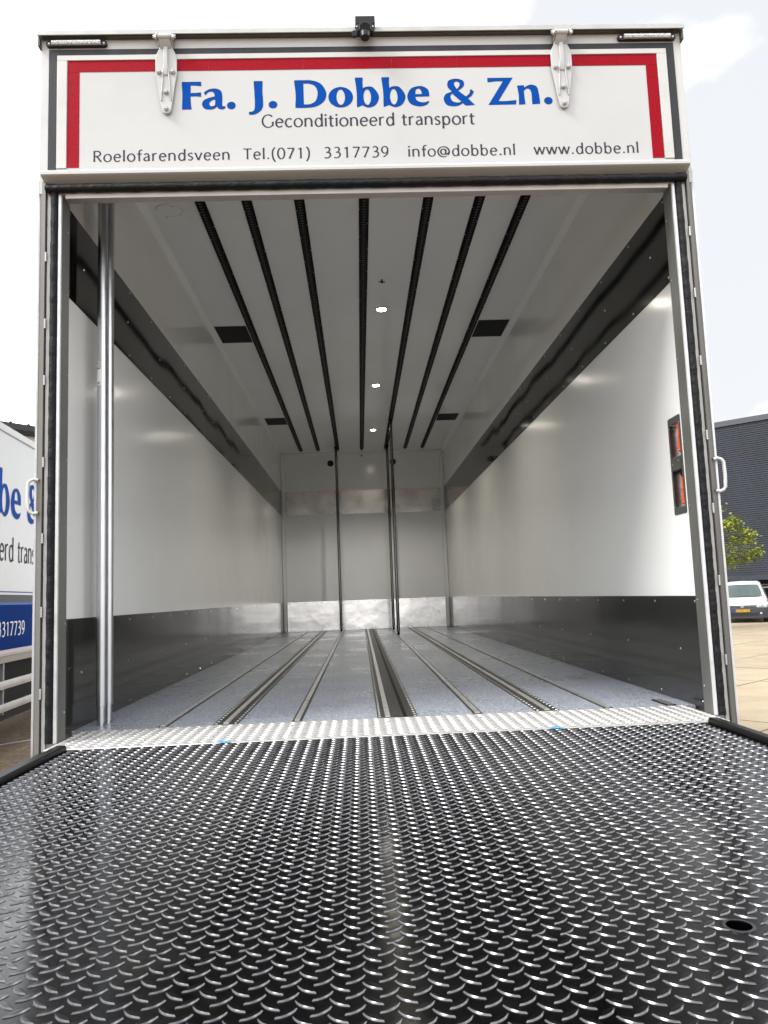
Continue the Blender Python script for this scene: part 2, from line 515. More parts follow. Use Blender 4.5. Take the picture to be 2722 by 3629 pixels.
def stroke_text(mbs, text, x0, x1, zb, cap, fn, thick=0.10, thin=0.058, track=0.06, lift=0.0004):
    """fn(x, z, d) -> world point; fitted between x0 and x1."""
    w = sum(GL[c][0] + track for c in text) - track
    sx = (x1 - x0) / (w * cap) if x1 is not None else 1.0
    px = 0.0
    k = 0
    phi = math.radians(18)
    mb = None
    for c in text:
        adv, strokes = GL[c]
        if c == ' ':
            mb = None
        elif mb is None:
            mb = MB()
            mbs.append(mb)
        for s in strokes:
            d = lift + (k % 5) * 0.00012
            k += 1
            if isinstance(s, str):
                dx, dz = [float(t) for t in s[4:].split(',')]
                r = thick * 0.62
                pts = [(dx + r * math.cos(t * math.pi / 6), dz + r * math.sin(t * math.pi / 6)) for t in range(12)]
                mb.add([fn(x0 + (px + p[0]) * cap * sx, zb + p[1] * cap, d) for p in pts], [tuple(range(12))])
                continue
            m = len(s)
            vv, ff = [], []
            straight = m == 7
            for i, p in enumerate(s):
                a, b = s[max(0, i - 1)], s[min(m - 1, i + 1)]
                tx, tz = b[0] - a[0], b[1] - a[1]
                L_ = math.hypot(tx, tz) or 1
                tx, tz = tx / L_, tz / L_
                th = thin + (thick - thin) * abs(tx * math.sin(phi) - tz * math.cos(phi))
                if straight:
                    e = abs(i / (m - 1) - 0.5) * 2
                    th *= 1 + 0.22 * e ** 3
                nx, nz_ = -tz * th / 2, tx * th / 2
                for sg in (1, -1):
                    vv.append(fn(x0 + (px + p[0] + nx * sg) * cap * sx, zb + (p[1] + nz_ * sg) * cap, d))
            for i in range(m - 1):
                ff.append((2 * i, 2 * i + 1, 2 * i + 3, 2 * i + 2))
            mb.add(vv, ff)
        px += adv + track
    return mbs


def write(name, mat, parent, local, *a, **k):
    for mb in stroke_text([], *a, **k):
        mb.build(name, mat, parent, local=local, smooth=0)


# heavy headline glyphs traced as outlines: 'c' curve runs, 'l' straight corners.  px units (cap height 242 / 235)
def run(*segs):
    pts = []
    for kind, p in segs:
        pts += spl(p, 6) if kind == 'c' else list(p)
    return pts


def ell(cx, cy_, rx, ry, n=28):
    return [(cx + rx * math.cos(2 * math.pi * i / n), cy_ + ry * math.sin(2 * math.pi * i / n)) for i in range(n)]


def srcA(p):
    return (600 + p[0] / 2.37, p[1] / 2.37)


def srcB(p):
    return (1280 + p[0] / 2.304, p[1] / 2.304)


def headline():
    """list of (contours) in source pixels: x absolute, y above baseline"""
    A, B = [], []

    def a(base, *cs):
        A.append([[srcA((x, base - y)) for x, y in c] for c in cs])

    def b(base, *cs):
        B.append([[srcB((x, base - y)) for x, y in c] for c in cs])
    a(285, run(('l', [(110, 43), (269, 43), (268, 79)]), ('c', [(268, 79), (235, 74), (180, 72)]), ('l', [(179, 143)]), ('c', [(179, 143), (230, 142), (266, 138)]),
               ('l', [(265, 174)]), ('c', [(265, 174), (230, 169), (179, 170)]), ('c', [(178, 172), (180, 230), (186, 285)]), ('l', [(110, 285)]), ('c', [(110, 285), (115, 165), (110, 43)])))
    a(287, run(('c', [(293, 140), (330, 116), (378, 107), (425, 123), (440, 165), (440, 250), (447, 266), (466, 266)]), ('c', [(465, 280), (445, 290), (415, 284), (398, 264)]),
               ('c', [(396, 266), (375, 283), (345, 290), (300, 283), (277, 250), (290, 212), (335, 190), (382, 178)]), ('c', [(382, 172), (378, 148), (356, 131), (325, 138), (303, 164)])),
      spl([(384, 204), (350, 214), (332, 240), (347, 265), (374, 261), (384, 248)], 5, True))
    a(285, ell(517, 257, 34, 31))
    a(283, run(('l', [(707, 42), (779, 42)]), ('c', [(779, 42), (775, 140), (779, 240), (765, 296), (715, 333), (666, 338)]), ('l', [(663, 318)]), ('c', [(663, 318), (700, 308), (714, 268), (713, 150), (707, 42)])))
    a(285, ell(863, 255, 34, 31))
    a(281, run(('l', [(1045, 38)]), ('c', [(1045, 38), (1120, 38), (1190, 41), (1265, 72), (1307, 150), (1290, 222), (1228, 268), (1150, 281), (1051, 281)]), ('c', [(1051, 281), (1056, 160), (1045, 38)])),
      run(('l', [(1118, 65)]), ('c', [(1118, 65), (1170, 66), (1220, 90), (1240, 150), (1222, 222), (1172, 253), (1118, 255)])))
    a(277, ell(1430, 189, 101, 90), ell(1430, 189, 38, 71))
    for dx in (-217, 0):
        b(305 + (-dx) * 0.017, run(('l', [(162 + dx, 52 - dx * .017), (223 + dx, 52 - dx * .017)]),
                                   ('c', [(p[0] + dx, p[1] - dx * .017) for p in [(223, 52), (220, 100), (222, 147)]]),
                                   ('c', [(p[0] + dx, p[1] - dx * .017) for p in [(222, 148), (252, 133), (305, 140), (350, 215), (325, 285), (268, 311), (215, 291)]]),
                                   ('l', [(172 + dx, 308 - dx * .017)]),
                                   ('c', [(p[0] + dx, p[1] - dx * .017) for p in [(172, 308), (174, 180), (162, 52)]])),
          ell(257 + dx, 222 - dx * .017, 33, 70))
    b(301, run(('c', [(547, 217), (540, 165), (505, 136), (460, 130), (400, 152), (370, 216), (393, 278), (460, 303), (515, 294), (540, 274)]), ('l', [(543, 261)]),
               ('c', [(543, 261), (505, 272), (462, 266), (437, 245), (432, 218)])),
      run(('l', [(432, 200)]), ('c', [(432, 200), (438, 160), (461, 147), (483, 163), (490, 200)])))
    b(292, run(('l', [(918, 290), (845, 293)]), ('c', [(820, 271), (790, 290), (745, 298), (690, 284), (668, 235), (688, 192), (734, 170), (705, 130), (712, 78), (770, 60), (826, 76), (836, 112), (815, 142), (783, 162)]),
               ('c', [(784, 162), (815, 190), (850, 217)]), ('c', [(850, 217), (880, 190), (891, 152)]), ('l', [(915, 175)]), ('c', [(915, 175), (895, 208), (864, 233)])),
      spl([(776, 80), (755, 95), (757, 120), (778, 149), (800, 122), (803, 95)], 5, True), run(('c', [(736, 185), (719, 215), (735, 256), (778, 270), (815, 262)])))
    b(286, run(('l', [(1033, 52), (1242, 50), (1112, 256)]), ('c', [(1112, 256), (1180, 257), (1262, 249)]), ('l', [(1259, 283), (1033, 286), (1165, 78)]), ('c', [(1165, 78), (1100, 78), (1036, 86)])))
    b(282, run(('l', [(1278, 118), (1333, 116), (1334, 136)]), ('c', [(1334, 136), (1385, 112), (1435, 128), (1450, 185), (1458, 277)]), ('l', [(1395, 279)]),
               ('c', [(1395, 279), (1395, 190), (1382, 150), (1355, 142), (1330, 160)]), ('c', [(1328, 165), (1330, 220), (1335, 279)]), ('l', [(1285, 282)]), ('c', [(1285, 282), (1288, 200), (1278, 118)])))
    b(277, ell(1528, 248, 33, 30))
    return A + B


HEAD = headline()


def fill_contours(contours):
    """2D fill with holes through a filled curve -> (verts2d, faces)"""
    cu = bpy.data.curves.new('fill', 'CURVE')
    cu.dimensions = '2D'
    cu.fill_mode = 'FRONT'
    for c in contours:
        s = cu.splines.new('POLY')
        s.points.add(len(c) - 1)
        for i, p in enumerate(c):
            s.points[i].co = (p[0] * 0.01, p[1] * 0.01, 0, 1)
        s.use_cyclic_u = True
    ob = bpy.data.objects.new('fill', cu)
    COL.objects.link(ob)
    bpy.context.view_layer.update()
    me = bpy.data.meshes.new_from_object(ob)
    vv = [(v.co.x * 100, v.co.y * 100) for v in me.vertices]
    ff = [tuple(p.vertices) for p in me.polygons]
    bpy.data.objects.remove(ob)
    bpy.data.curves.remove(cu)
    bpy.data.meshes.remove(me)
    return vv, ff


HEADFILL = [fill_contours(g) for g in HEAD]


def head_text(fn, w=2.2):
    """returns (fill MB, outline MB)"""
    res = []
    for g, (vv, ff) in zip(HEAD, HEADFILL):
        F_ = MB()
        res.append(F_)
        F_.add([fn(p[0], p[1], 0.0004) for p in vv], ff)
        for c in g:
            c = [p for i, p in enumerate(c) if math.hypot(p[0] - c[i - 1][0], p[1] - c[i - 1][1]) > 0.05]
            m = len(c)
            o1, ffo = [], []
            for i in range(m):
                a, b = c[i - 1], c[(i + 1) % m]
                tx, ty = b[0] - a[0], b[1] - a[1]
                L_ = math.hypot(tx, ty) or 1
                nx, ny = -ty / L_ * w / 2, tx / L_ * w / 2
                o1 += [fn(c[i][0] + nx, c[i][1] + ny, 0.0008), fn(c[i][0] - nx, c[i][1] - ny, 0.0008)]
                j = (i + 1) % m
                ffo.append((2 * i, 2 * i + 1, 2 * j + 1, 2 * j))
            F_.add(o1, ffo, 1)
    return res


# ================================================================== GROUND AND PAVING
GZ = -1.25
g = MB().add([(-400, -300, GZ), (400, -300, GZ), (400, 500, GZ), (-400, 500, GZ)], [(0, 1, 2, 3)]).build('ground', 'brick_paving', smooth=0, kind='structure')
sm = MB()
sm.prism([(0.02, 0.02), (1.98, 0.02), (1.98, 1.98), (0.02, 1.98)], 'z', -0.06, 0.016)
ang = math.radians(39)
cu_, su_ = math.cos(ang), math.sin(ang)
cells = []
for i in range(-40, 60):
    for j in range(-40, 40):
        c = (2 * (i + .5) * cu_ - 2 * (j + .5) * su_, 2 * (i + .5) * su_ + 2 * (j + .5) * cu_)
        d = Vector((c[0] - CAM[0], c[1] - CAM[1]))
        if c[1] < 2 or c[0] < 1.7 or c[1] > 60:
            continue
        t = (c[0] - CAM[0]) / (c[1] - CAM[1])
        if 0.36 - 1.6 / d.length < t < 0.62 + 2.2 / d.length:
            cells.append((d.length, i, j))
cells.sort()
first = None
for _, i, j in cells[:290]:
    if first is None:
        me = bpy.data.meshes.new('paving_slab')
        me.from_pydata(sm.v, [], sm.f)
        me.materials.append(MATS['slab'])
        first = me
    o = bpy.data.objects.new('paving_slab', first)
    COL.objects.link(o)
    o.parent = g
    o.location = (2 * i * cu_ - 2 * j * su_, 2 * i * su_ + 2 * j * cu_, GZ + random.uniform(-0.004, 0.004))
    o.rotation_euler = (0, 0, ang)

# ================================================================== THE BOX TRUCK
T = thing('box_truck', 'white box truck open at the rear, its empty hold in view', 'truck', (0, 0, GZ))
XW, YB, HC, YF = 1.23, 8.704, 2.659, 0.12
Y0 = 0.215           # start of the side walls behind the jambs

# --- floor
fl = MB().box(-XW, XW, 0.387, YB, -0.05, 0.0).build('floor', 'floor_resin', T, smooth=0)


def floor_rail(xc, x0, x1, wide):
    mb = MB()
    mb.box(x0, x1, 0.389, YB - 0.01, -0.01, 0.003)
    y = 0.40
    p = 0.0195
    while y < YB - 0.03:
        mb.box(xc - 0.010, xc + 0.010, y, y + p * 0.58, 0.003, 0.0062, 1)
        y += p
    if wide:          # studs along the two edges
        y = 0.40
        while y < YB - 0.03:
            for xx in (x0 + 0.009, x1 - 0.009):
                mb.dome((xx, y, 0.003), (0, 0, 1), 0.006, 0.003, 5, 1)
            y += 0.052
    return mb


for (xc, x0, x1, wd) in ((-0.882, -.899, -.865, 0), (-0.637, -.684, -.590, 1), (-0.358, -.376, -.340, 0), (0.0, -.041, .118, 1), (0.358, .340, .376, 0), (0.637, .590, .684, 1), (0.882, .865, .899, 0)):
    mb = floor_rail(xc, x0, x1, wd)
    if wd and xc == 0:
        mb.box(.057, .061, 0.39, YB - .02, 0.003, 0.0045)
        mb.box(.076, .080, 0.39, YB - .02, 0.003, 0.0045)
        mb.box(.061, .076, 0.39, YB - .02, 0.003, 0.0038, 2)
    mb.build('floor_rail', ['rail_dark', 'rail_bright', 'rail_black'], fl, smooth=30)

# --- lugs of tread plate
def lug_mesh(L=0.0325, W=0.0102, H=0.0022):
    xs = (-1, -.62, -.2, .2, .62, 1)
    outl = [(x, (1 - x * x) if abs(x) < 1 else 0.0) for x in xs] + [(x, -(1 - x * x)) for x in reversed(xs[1:-1])]
    vv = []
    for (s, t, k) in ((1, 1, 0), (.955, .87, .45), (.90, .70, .90)):
        for (x, y) in outl:
            vv.append((x * L / 2 * s, y * W / 2 * t, H * k))
    vv.append((0, 0, H))
    n = len(outl)
    ff = []
    for r in range(2):
        for i in range(n):
            ff.append((r * n + (i + 1) % n, r * n + i, (r + 1) * n + i, (r + 1) * n + (i + 1) % n))
    for i in range(n):
        ff.append((2 * n + (i + 1) % n, 2 * n + i, 3 * n))
    return np.array(vv), ff


LV, LF = lug_mesh()


def rotz(V, a):
    c, s = math.cos(a), math.sin(a)
    return np.stack([V[:, 0] * c - V[:, 1] * s, V[:, 0] * s + V[:, 1] * c, V[:, 2]], 1)


LA, LB = rotz(LV, math.radians(-38)), rotz(LV, math.radians(38))


def lug_field(spots, name, mat, parent, z):
    if not spots:
        return
    off = WL[parent.name]
    vv, ff = [], []
    n = len(LV)
    for k, (x, y, t) in enumerate(spots):
        vv.append((LB if t else LA) + np.array([x, y, z]))
        ff += [tuple(i + k * n for i in q) for q in LF]
    V = np.concatenate(vv) - np.array(off)
    me = bpy.data.meshes.new(name)
    me.from_pydata(V.tolist(), [], ff)
    me.materials.append(MATS[mat])
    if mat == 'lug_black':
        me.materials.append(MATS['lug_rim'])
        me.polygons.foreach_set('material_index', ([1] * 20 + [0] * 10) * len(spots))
    return link(name, me, parent, smooth=27, kind='stuff')


PITCH, PITCHY = 0.0405, 0.0355


def spots_in(x0, x1, y0, y1, ox=0.0, oy=0.0):
    res = []
    nx, ny = int((x1 - x0) / PITCH) + 3, int((y1 - y0) / PITCHY) + 3
    for i in range(-1, nx):
        for j in range(-1, ny):
            for t in (0, 1):
                x = x0 + ox + (i + .5 * t) * PITCH
                y = y0 + oy + (j + .5 * t) * PITCHY
                if x0 + .012 < x < x1 - .012 and y0 + .012 < y < y1 - .012:
                    res.append((x + random.uniform(-.0006, .0006), y + random.uniform(-.0006, .0006), t))
    return res


# --- door sill of bright tread plate
si = MB()
si.box(-1.184, 1.184, 0.0, 0.387, -0.04, 0.002)
sill = si.build('door_sill', 'tread_alu', T, bevel=0.004)
lug_field(spots_in(-1.184, 1.184, 0.004, 0.387), 'tread_lugs', 'tread_alu', sill, 0.002)
r_ = MB()
for xc in (-.882, -.637, -.358, 0, .358, .637, .882):
    for yy in (0.12, 0.20, 0.28):
        r_.dome((xc + random.uniform(-.01, .01), yy, 0.002), (0, 0, 1), 0.008, 0.003, 8)
r_.build('rivets', 'rail_bright', sill, kind='stuff')
# dark slotted drain at the right end of the floor
d_ = MB()
d_.box(1.118, 1.158, 0.392, 0.56, 0.0, 0.003)
for k in range(5):
    d_.box(1.126, 1.150, 0.405 + k * .03, 0.420 + k * .03, 0.003, 0.0045, 1)
d_.build('drain_grate', ['rail_black', 'rail_bright'], fl, smooth=0)

# --- side walls (right one has a recess cut into it)
RY0, RY1, RZ0, RZ1 = 0.313, 0.433, 0.767, 1.172
for s in (-1, 1):
    mb = MB()
    xa, xb = s * XW, s * (XW + 0.03)
    if s < 0:
        mb.box(xa, xb, Y0, YB + .03, 0, HC)
    else:
        mb.box(xa, xb, Y0, RY0 + .012, 0, HC)
        mb.box(xa, xb, RY1 - .012, YB + .03, 0, HC)
        mb.box(xa, xb, RY0 + .012, RY1 - .012, 0, RZ0 + .022)
        mb.box(xa, xb, RY0 + .012, RY1 - .012, RZ1 - .022, HC)
    wall = mb.build('side_wall', 'grp_white', T, smooth=0)
    # kick plates: low and high band, three sheets each, riveted
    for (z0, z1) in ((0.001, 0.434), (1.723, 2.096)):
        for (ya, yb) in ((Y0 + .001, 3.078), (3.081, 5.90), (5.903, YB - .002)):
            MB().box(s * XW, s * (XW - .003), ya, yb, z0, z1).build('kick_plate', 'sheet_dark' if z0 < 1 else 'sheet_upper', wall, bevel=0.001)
            rv = MB()
            for zz in (z0 + .022, z1 - .022):
                y = ya + .09
                while y < yb - .02:
                    rv.dome((s * (XW - .003), y, zz), (-s, 0, 0), 0.0055, 0.0035, 6)
                    y += 0.41
            y = ya + .26
            while y < yb - .02:
                rv.dome((s * (XW - .003), y, (z0 + z1) / 2), (-s, 0, 0), 0.0055, 0.0035, 6)
                y += 0.62
            rv.build('rivets', 'screw', wall, kind='stuff')
    if s > 0:
        rw = wall

# --- recess with two orange clips on the right wall
rc = MB()
outer = rrect(RY0, RY1, RZ0, RZ1, 0.008, 3)
inner = rrect(RY0 + .016, RY1 - .016, RZ0 + .028, RZ1 - .028, 0.003, 3)
n_ = len(outer)
vv = [(XW - .0025, p[0], p[1]) for p in outer] + [(XW - .0025, p[0], p[1]) for p in inner] + [(XW + .001, p[0], p[1]) for p in outer] + [(XW + .028, p[0], p[1]) for p in inner]
ff = []
for i in range(n_):
    j = (i + 1) % n_
    ff += [(i, j, n_ + j, n_ + i), (i, 2 * n_ + i, 2 * n_ + j, j)]
rc.add(vv, ff)
rc.add([(XW + .028, p[0], p[1]) for p in inner], [tuple(range(n_))], 1)
for i in range(n_):
    j = (i + 1) % n_
    a, b = inner[i], inner[j]
    rc.add([(XW - .0025, *a), (XW - .0025, *b), (XW + .028, *b), (XW + .028, *a)], [(0, 1, 2, 3)], 1)
rc.box(XW - .006, XW + .012, RY0 + .014, RY1 - .014, 0.948, 1.002)
for (yy, zz) in ((RY0 + .010, 1.14), (RY1 - .010, 1.13), (RY0 + .010, .80), (RY1 - .010, .80)):
    rc.dome((XW - .0025, yy, zz), (-1, 0, 0), 0.004, 0.003, 6, 2)
for (yy, zz) in ((RY0 + .034, .985), (RY1 - .028, .975)):
    rc.dome((XW - .006, yy, zz), (-1, 0, 0), 0.0045, 0.004, 6, 2)
rc.tube([(XW + .0, RY0 + .03, .950), (XW + .004, RY0 + .032, .925), (XW + .012, RY0 + .034, .915)], .006, 8, mi=3)
rcs = rc.build('wall_recess', ['recess_frame', 'pan_metal', 'screw', 'black_plastic'], rw, smooth=30, label='dark grey recessed frame holding two orange clips')
for (za, zb) in ((1.022, 1.138), (0.806, 0.922)):
    o_ = MB()
    zm = (za + zb) / 2
    pf = [(.0, za), (.018, za), (.021, za + .02), (.017, zm - .004), (.020, zm + .004), (.016, zb - .02), (.020, zb), (.0, zb)]
    o_.prism([(XW + .028 - a * 1.25, b) for a, b in pf], 'y', RY0 + .022, RY0 + .050)
    o_.dome((XW + .004, RY0 + .036, za + .006), (-1, 0, 0), .006, .006, 8)
    o_.build('orange_clip', 'orange', rw, bevel=.0015, label='orange plastic clip inside the dark recess')

# --- ceiling, roof, ceiling rails
ce = MB().box(-XW, XW, Y0, YB, HC, HC + .03).build('ceiling', 'grp_white', T, smooth=0)
for xc in (-.8985, -.6443, -.3564, 0, .3564, .6443, .8985):
    mb = MB()
    ya, yb = 0.30, 8.447
    mb.box(xc - .0285, xc + .0285, ya, yb, HC - .004, HC)
    mb.prism([(xc - .017, HC - .004), (xc - .0145, HC - .018), (xc + .0145, HC - .018), (xc + .017, HC - .004)], 'y', ya, yb)
    y = ya + .03
    while y < yb - .02:
        pts = [(xc + .0098 * math.cos(t * math.pi / 4), y + .0068 * math.sin(t * math.pi / 4), HC - .0186) for t in range(8)]
        mb.add(pts, [tuple(range(7, -1, -1))], 1)
        y += .030
    y = ya + .12
    k = 0
    while y < yb - .02:
        mb.dome((xc + (.0235 if k % 2 else -.0235), y, HC - .004), (0, 0, -1), .0035, .003, 5, 2)
        y += .165
        k += 1
    mb.build('ceiling_rail', ['rail_black', 'rail_slot', 'screw'], ce, smooth=30)
for (x0, x1, y0, y1) in ((-1.186, -.934, 3.22, 3.61), (.934, 1.186, 3.22, 3.61), (-1.178, -.934, 6.36, 6.71), (.934, 1.18, 6.38, 6.72)):
    MB().box(x0, x1, y0, y1, HC - .004, HC + .001).build('ceiling_hatch', 'hatch_dark', ce, bevel=.001)
for s in (-1, 1):
    MB().prism([(s * 1.196, HC), (s * XW, HC), (s * XW, HC - .03)], 'y', Y0, YB).build('corner_moulding', 'grp_white', ce, smooth=0)
MB().box(-XW, XW, YB - .028, YB - .0, HC - .028, HC - .0005).build('corner_moulding', 'grp_white', ce, bevel=.006)
for (lx, ly) in ((.142, 2.931), (.141, 5.04), (.147, 7.166)):
    lm = MB().ring((lx, ly, HC), (0, 0, -1), .036, .052, .006).build('ceiling_lamp', 'lamp_ring', ce)
    MB().prism([(lx + .0365 * math.cos(t * math.pi / 12), ly + .0365 * math.sin(t * math.pi / 12)) for t in range(24)], 'z', HC - .003, HC + .002).build('lamp_lens', 'lamp_glow', lm, smooth=0)
    ld = bpy.data.lights.new('lamp_light', 'AREA')
    ld.shape = 'DISK'
    ld.size = .07
    ld.energy = 3.6
    ld.spread = math.radians(115)
    ld.color = (1.0, .93, .8)
    lo = bpy.data.objects.new('lamp_light', ld)
    COL.objects.link(lo)
    lo.parent = lm
    lo.location = (lx, ly, HC - .007 - GZ)
sp_ = MB().ring((-1.085, 1.385, HC), (0, 0, -1), .058, .074, .010).build('ceiling_speaker', 'grp_white', ce)
MB().prism([(-1.085 + .0585 * math.cos(t * math.pi / 16), 1.385 + .0585 * math.sin(t * math.pi / 16)) for t in range(32)], 'z', HC - .007, HC + .002).build('grille', 'grp_white', sp_, smooth=0)
sc_ = MB()
for t in range(4):
    sc_.dome((-1.085 + .066 * math.cos(t * 1.571 + .5), 1.385 + .066 * math.sin(t * 1.571 + .5), HC - .010), (0, 0, -1), .0035, .002, 6)
sc_.build('screws', 'black_plastic', sp_, kind='stuff')
hk = MB()
hk.tube([(.129, 2.388, HC), (.129, 2.388, HC - .018)], .006, 8)
hk.tube([(.108, 2.388, HC - .016), (.15, 2.392, HC - .016)], .004, 8)
hk.dome((.129, 2.388, HC - .018), (0, 0, -1), .009, .008, 8)
hk.build('ceiling_hook', 'black_plastic', ce)

# --- front bulkhead
bw = MB().box(-XW, XW, YB, YB + .04, 0, HC).build('bulkhead', 'grp_white', T, smooth=0)
for (z0, z1, mat) in ((0.002, 0.436, 'sheet_bright'), (1.726, 2.080, 'sheet_bright')):
    for (xa, xb) in ((-1.172, -.392), (-.389, .392), (.395, 1.172)):
        MB().box(xa, xb, YB - .003, YB, z0, z1).build('bulkhead_plate', mat, bw, bevel=.001)
        rv = MB()
        for zz in (z0 + .02, z1 - .02):
            for k in range(4):
                rv.dome((xa + .03 + k * (xb - xa - .06) / 3, YB - .003, zz), (0, -1, 0), .0075, .004, 6)
        for k in range(2):
            rv.dome((xa + .03 + (k + .5) * (xb - xa - .06) / 2 + .1, YB - .003, (z0 + z1) / 2), (0, -1, 0), .0075, .004, 6)
        rv.build('rivets', 'rail_slot', bw, kind='stuff')
for s in (-1, 1):
    MB().box(s * 1.176, s * 1.2295, YB - .045, YB - .0005, 0.0005, HC - .03).build('corner_post', 'grp_white', bw, bevel=.012, smooth=50)
for (vx, vz) in ((-.478, 2.500), (.466, 2.496)):
    MB().prism([(vx + .048 * math.cos(t * math.pi / 12), vz + .048 * math.sin(t * math.pi / 12)) for t in range(24)], 'y', YB - .006, YB).build('vent_hole', 'black_plastic', bw, smooth=30)
MB().prism([(-.005 + .012 * math.cos(t * math.pi / 6), 2.604 + .012 * math.sin(t * math.pi / 6)) for t in range(12)], 'y', YB - .005, YB).build('bolt_head', 'black_plastic', bw, smooth=30)

# --- rear frame: header, posts
hd = MB()
hd.box(-1.272, 1.272, YF, 0.196, 2.055, 2.700)
hd.box(-XW - .03, XW + .03, .1965, Y0 + .03, HC, 2.700)
header = hd.build('header', 'frame_white', T, bevel=.003)
MB().prism([(0.090, 2.7125), (0.090, 2.6915), (0.094, 2.6915), (.098, 2.695), (.128, 2.695), (.128, 2.7005), (YF + .10, 2.7005), (YF + .10, 2.7125)], 'x', -1.277, 1.277).build('roof_profile', 'profile_alu', header, bevel=.0015, smooth=20)
MB().box(-1.262, 1.262, .0985, YF - .0005, 2.6905, 2.6945).build('profile_shade', 'profile_brown', header, smooth=0)  # dark strip: shade under the roof profile, put into its colour
for s in (-1, 1):
    MB().box(s * 1.268, s * 1.2765, .100, YF + .02, 2.652, 2.6915).build('profile_end', 'profile_brown', header, bevel=.002)
roof = MB().box(-1.27, 1.27, .21, YB + .09, HC + .03, 2.700)
roof.box(-1.27, -XW - .03, Y0, YB + .09, -.06, HC + .03)
roof.box(1.27, XW + .031, Y0, YB + .09, -.06, HC + .03)
roof.box(-1.27, 1.27, YB + .04, YB + .09, -.06, HC + .03)
roof.box(-1.2, 1.2, .39, YB + .09, -.12, -.05)
roof.build('box_shell', 'paint_white', T, smooth=0)
for s in (-1, 1):
    po = MB().box(s * 1.2395, s * 1.224, YF, .196, -0.20, 2.1).build('rear_post', 'frame_white', T, bevel=.002)
    MB().box(s * 1.185, s * 1.2235, YF + .004, .205, -0.20, 2.054).build('inner_jamb', 'stainless', po, bevel=.003)
    MB().prism([(s * 1.184, YF + .0035), (s * 1.1855, YF - .004), (s * 1.1955, YF - .004), (s * 1.1955, YF + .0035)], 'z', 0.003, 2.056).build('edge_strip', 'alu_edge', po, smooth=20)
    pf = [(s * (1.1965 + .0275 * (0.5 - 0.5 * math.cos(t * math.pi / 6))), YF + .0035 - .021 * math.sin(t * math.pi / 6) ** .6) for t in range(7)]
    sl = MB()
    zz = [0.003 + i * (2.063 - .003) / 150 for i in range(151)]
    vv, ff = [], []
    for i, z in enumerate(zz):
        wob = 0.0015 * math.sin(z * 63 + s) + 0.001 * math.sin(z * 147)
        for k, p in enumerate(pf):
            vv.append((p[0], p[1] - (wob if 0 < k < 6 else 0), z))
    for i in range(150):
        for k in range(6):
            ff.append((i * 7 + k, i * 7 + k + 1, (i + 1) * 7 + k + 1, (i + 1) * 7 + k) if s < 0 else (i * 7 + k + 1, i * 7 + k, (i + 1) * 7 + k, (i + 1) * 7 + k + 1))
    ff += [tuple(range(7)), tuple(range(150 * 7, 150 * 7 + 7))]
    sl.add(vv, ff)
    sl.build('door_seal', 'foam_black', po, smooth=60)
    gt = MB()
    gt.prism([(s * 1.242, YF - .012), (s * 1.2685, YF + .006), (s * 1.2715, YF + .004), (s * 1.2715, YF + .07), (s * 1.242, YF + .07)], 'z', -0.22, 2.105)
    gt.build('rain_gutter', 'gutter_grey', po, smooth=20)
    MB().prism([(s * 1.2685, YF + .0055), (s * 1.2745, YF + .001), (s * 1.2755, YF + .06), (s * 1.272, YF + .06)], 'z', -.22, 2.110).build('gutter_edge', 'alu_edge', po, smooth=20)
    wd = MB()
    for zc in (1.80, 1.539, 1.321, 1.012, .731, .465, .176) if s < 0 else (1.85, 1.60, 1.33, 1.04, .76, .49, .20):
        for k in range(6):
            wd.dome((s * 1.2405, YF - .008, zc + (k - 2.5) * .0062), (-s * .3, -1, 0), .0048, .004, 6)
    wd.build('weld_beads', 'weld', po, kind='stuff')
    hz0, hz1 = (.826, .946)
    hp = [(s * 1.258, YF - .006, hz1), (s * 1.272, YF - .010, hz1 + .003), (s * 1.283, YF - .014, hz1 - .002), (s * 1.290, YF - .016, hz1 - .012), (s * 1.292, YF - .016, (hz0 + hz1) / 2),
          (s * 1.290, YF - .016, hz0 + .012), (s * 1.283, YF - .014, hz0 + .002), (s * 1.272, YF - .010, hz0 - .003), (s * 1.258, YF - .006, hz0)]
    MB().tube(hp, .0062, 10).build('grab_handle', 'guard_alu', po, label='small grey bent-tube grab handle on the rear post')
    rv = MB()
    for z in (.10, .42, .78, 1.03, 1.36, 1.68, 1.93):
        rv.dome((s * 1.184, YF + .066, z), (-s, 0, 0), .0042, .003, 6)
    rv.build('rivets', 'screw', po, kind='stuff')

# horizontal seal bar under the flap
sl = MB()
nseg = 170
vv, ff = [], []
for i in range(nseg + 1):
    x = -1.238 + 2.476 * i / nseg
    wob = .0012 * math.sin(x * 47) + .0008 * math.sin(x * 131)
    for k in range(12):
        a = 2 * math.pi * k / 12
        vv.append((x, YF - .016 + (.0165 + wob) * math.cos(a), 2.067 + (.0150 + wob * .6) * math.sin(a)))
for i in range(nseg):
    for k in range(12):
        ff.append((i * 12 + k, i * 12 + (k + 1) % 12, (i + 1) * 12 + (k + 1) % 12, (i + 1) * 12 + k))
ff += [tuple(range(11, -1, -1)), tuple(nseg * 12 + k for k in range(12))]
sl.add(vv, ff)
sl.build('header_seal', 'foam_black', header, smooth=60)
MB().box(-1.17, 1.17, YF - .004, YF + .003, 2.034, 2.0545).build('header_strip', 'frame_white', header, bevel=.001)

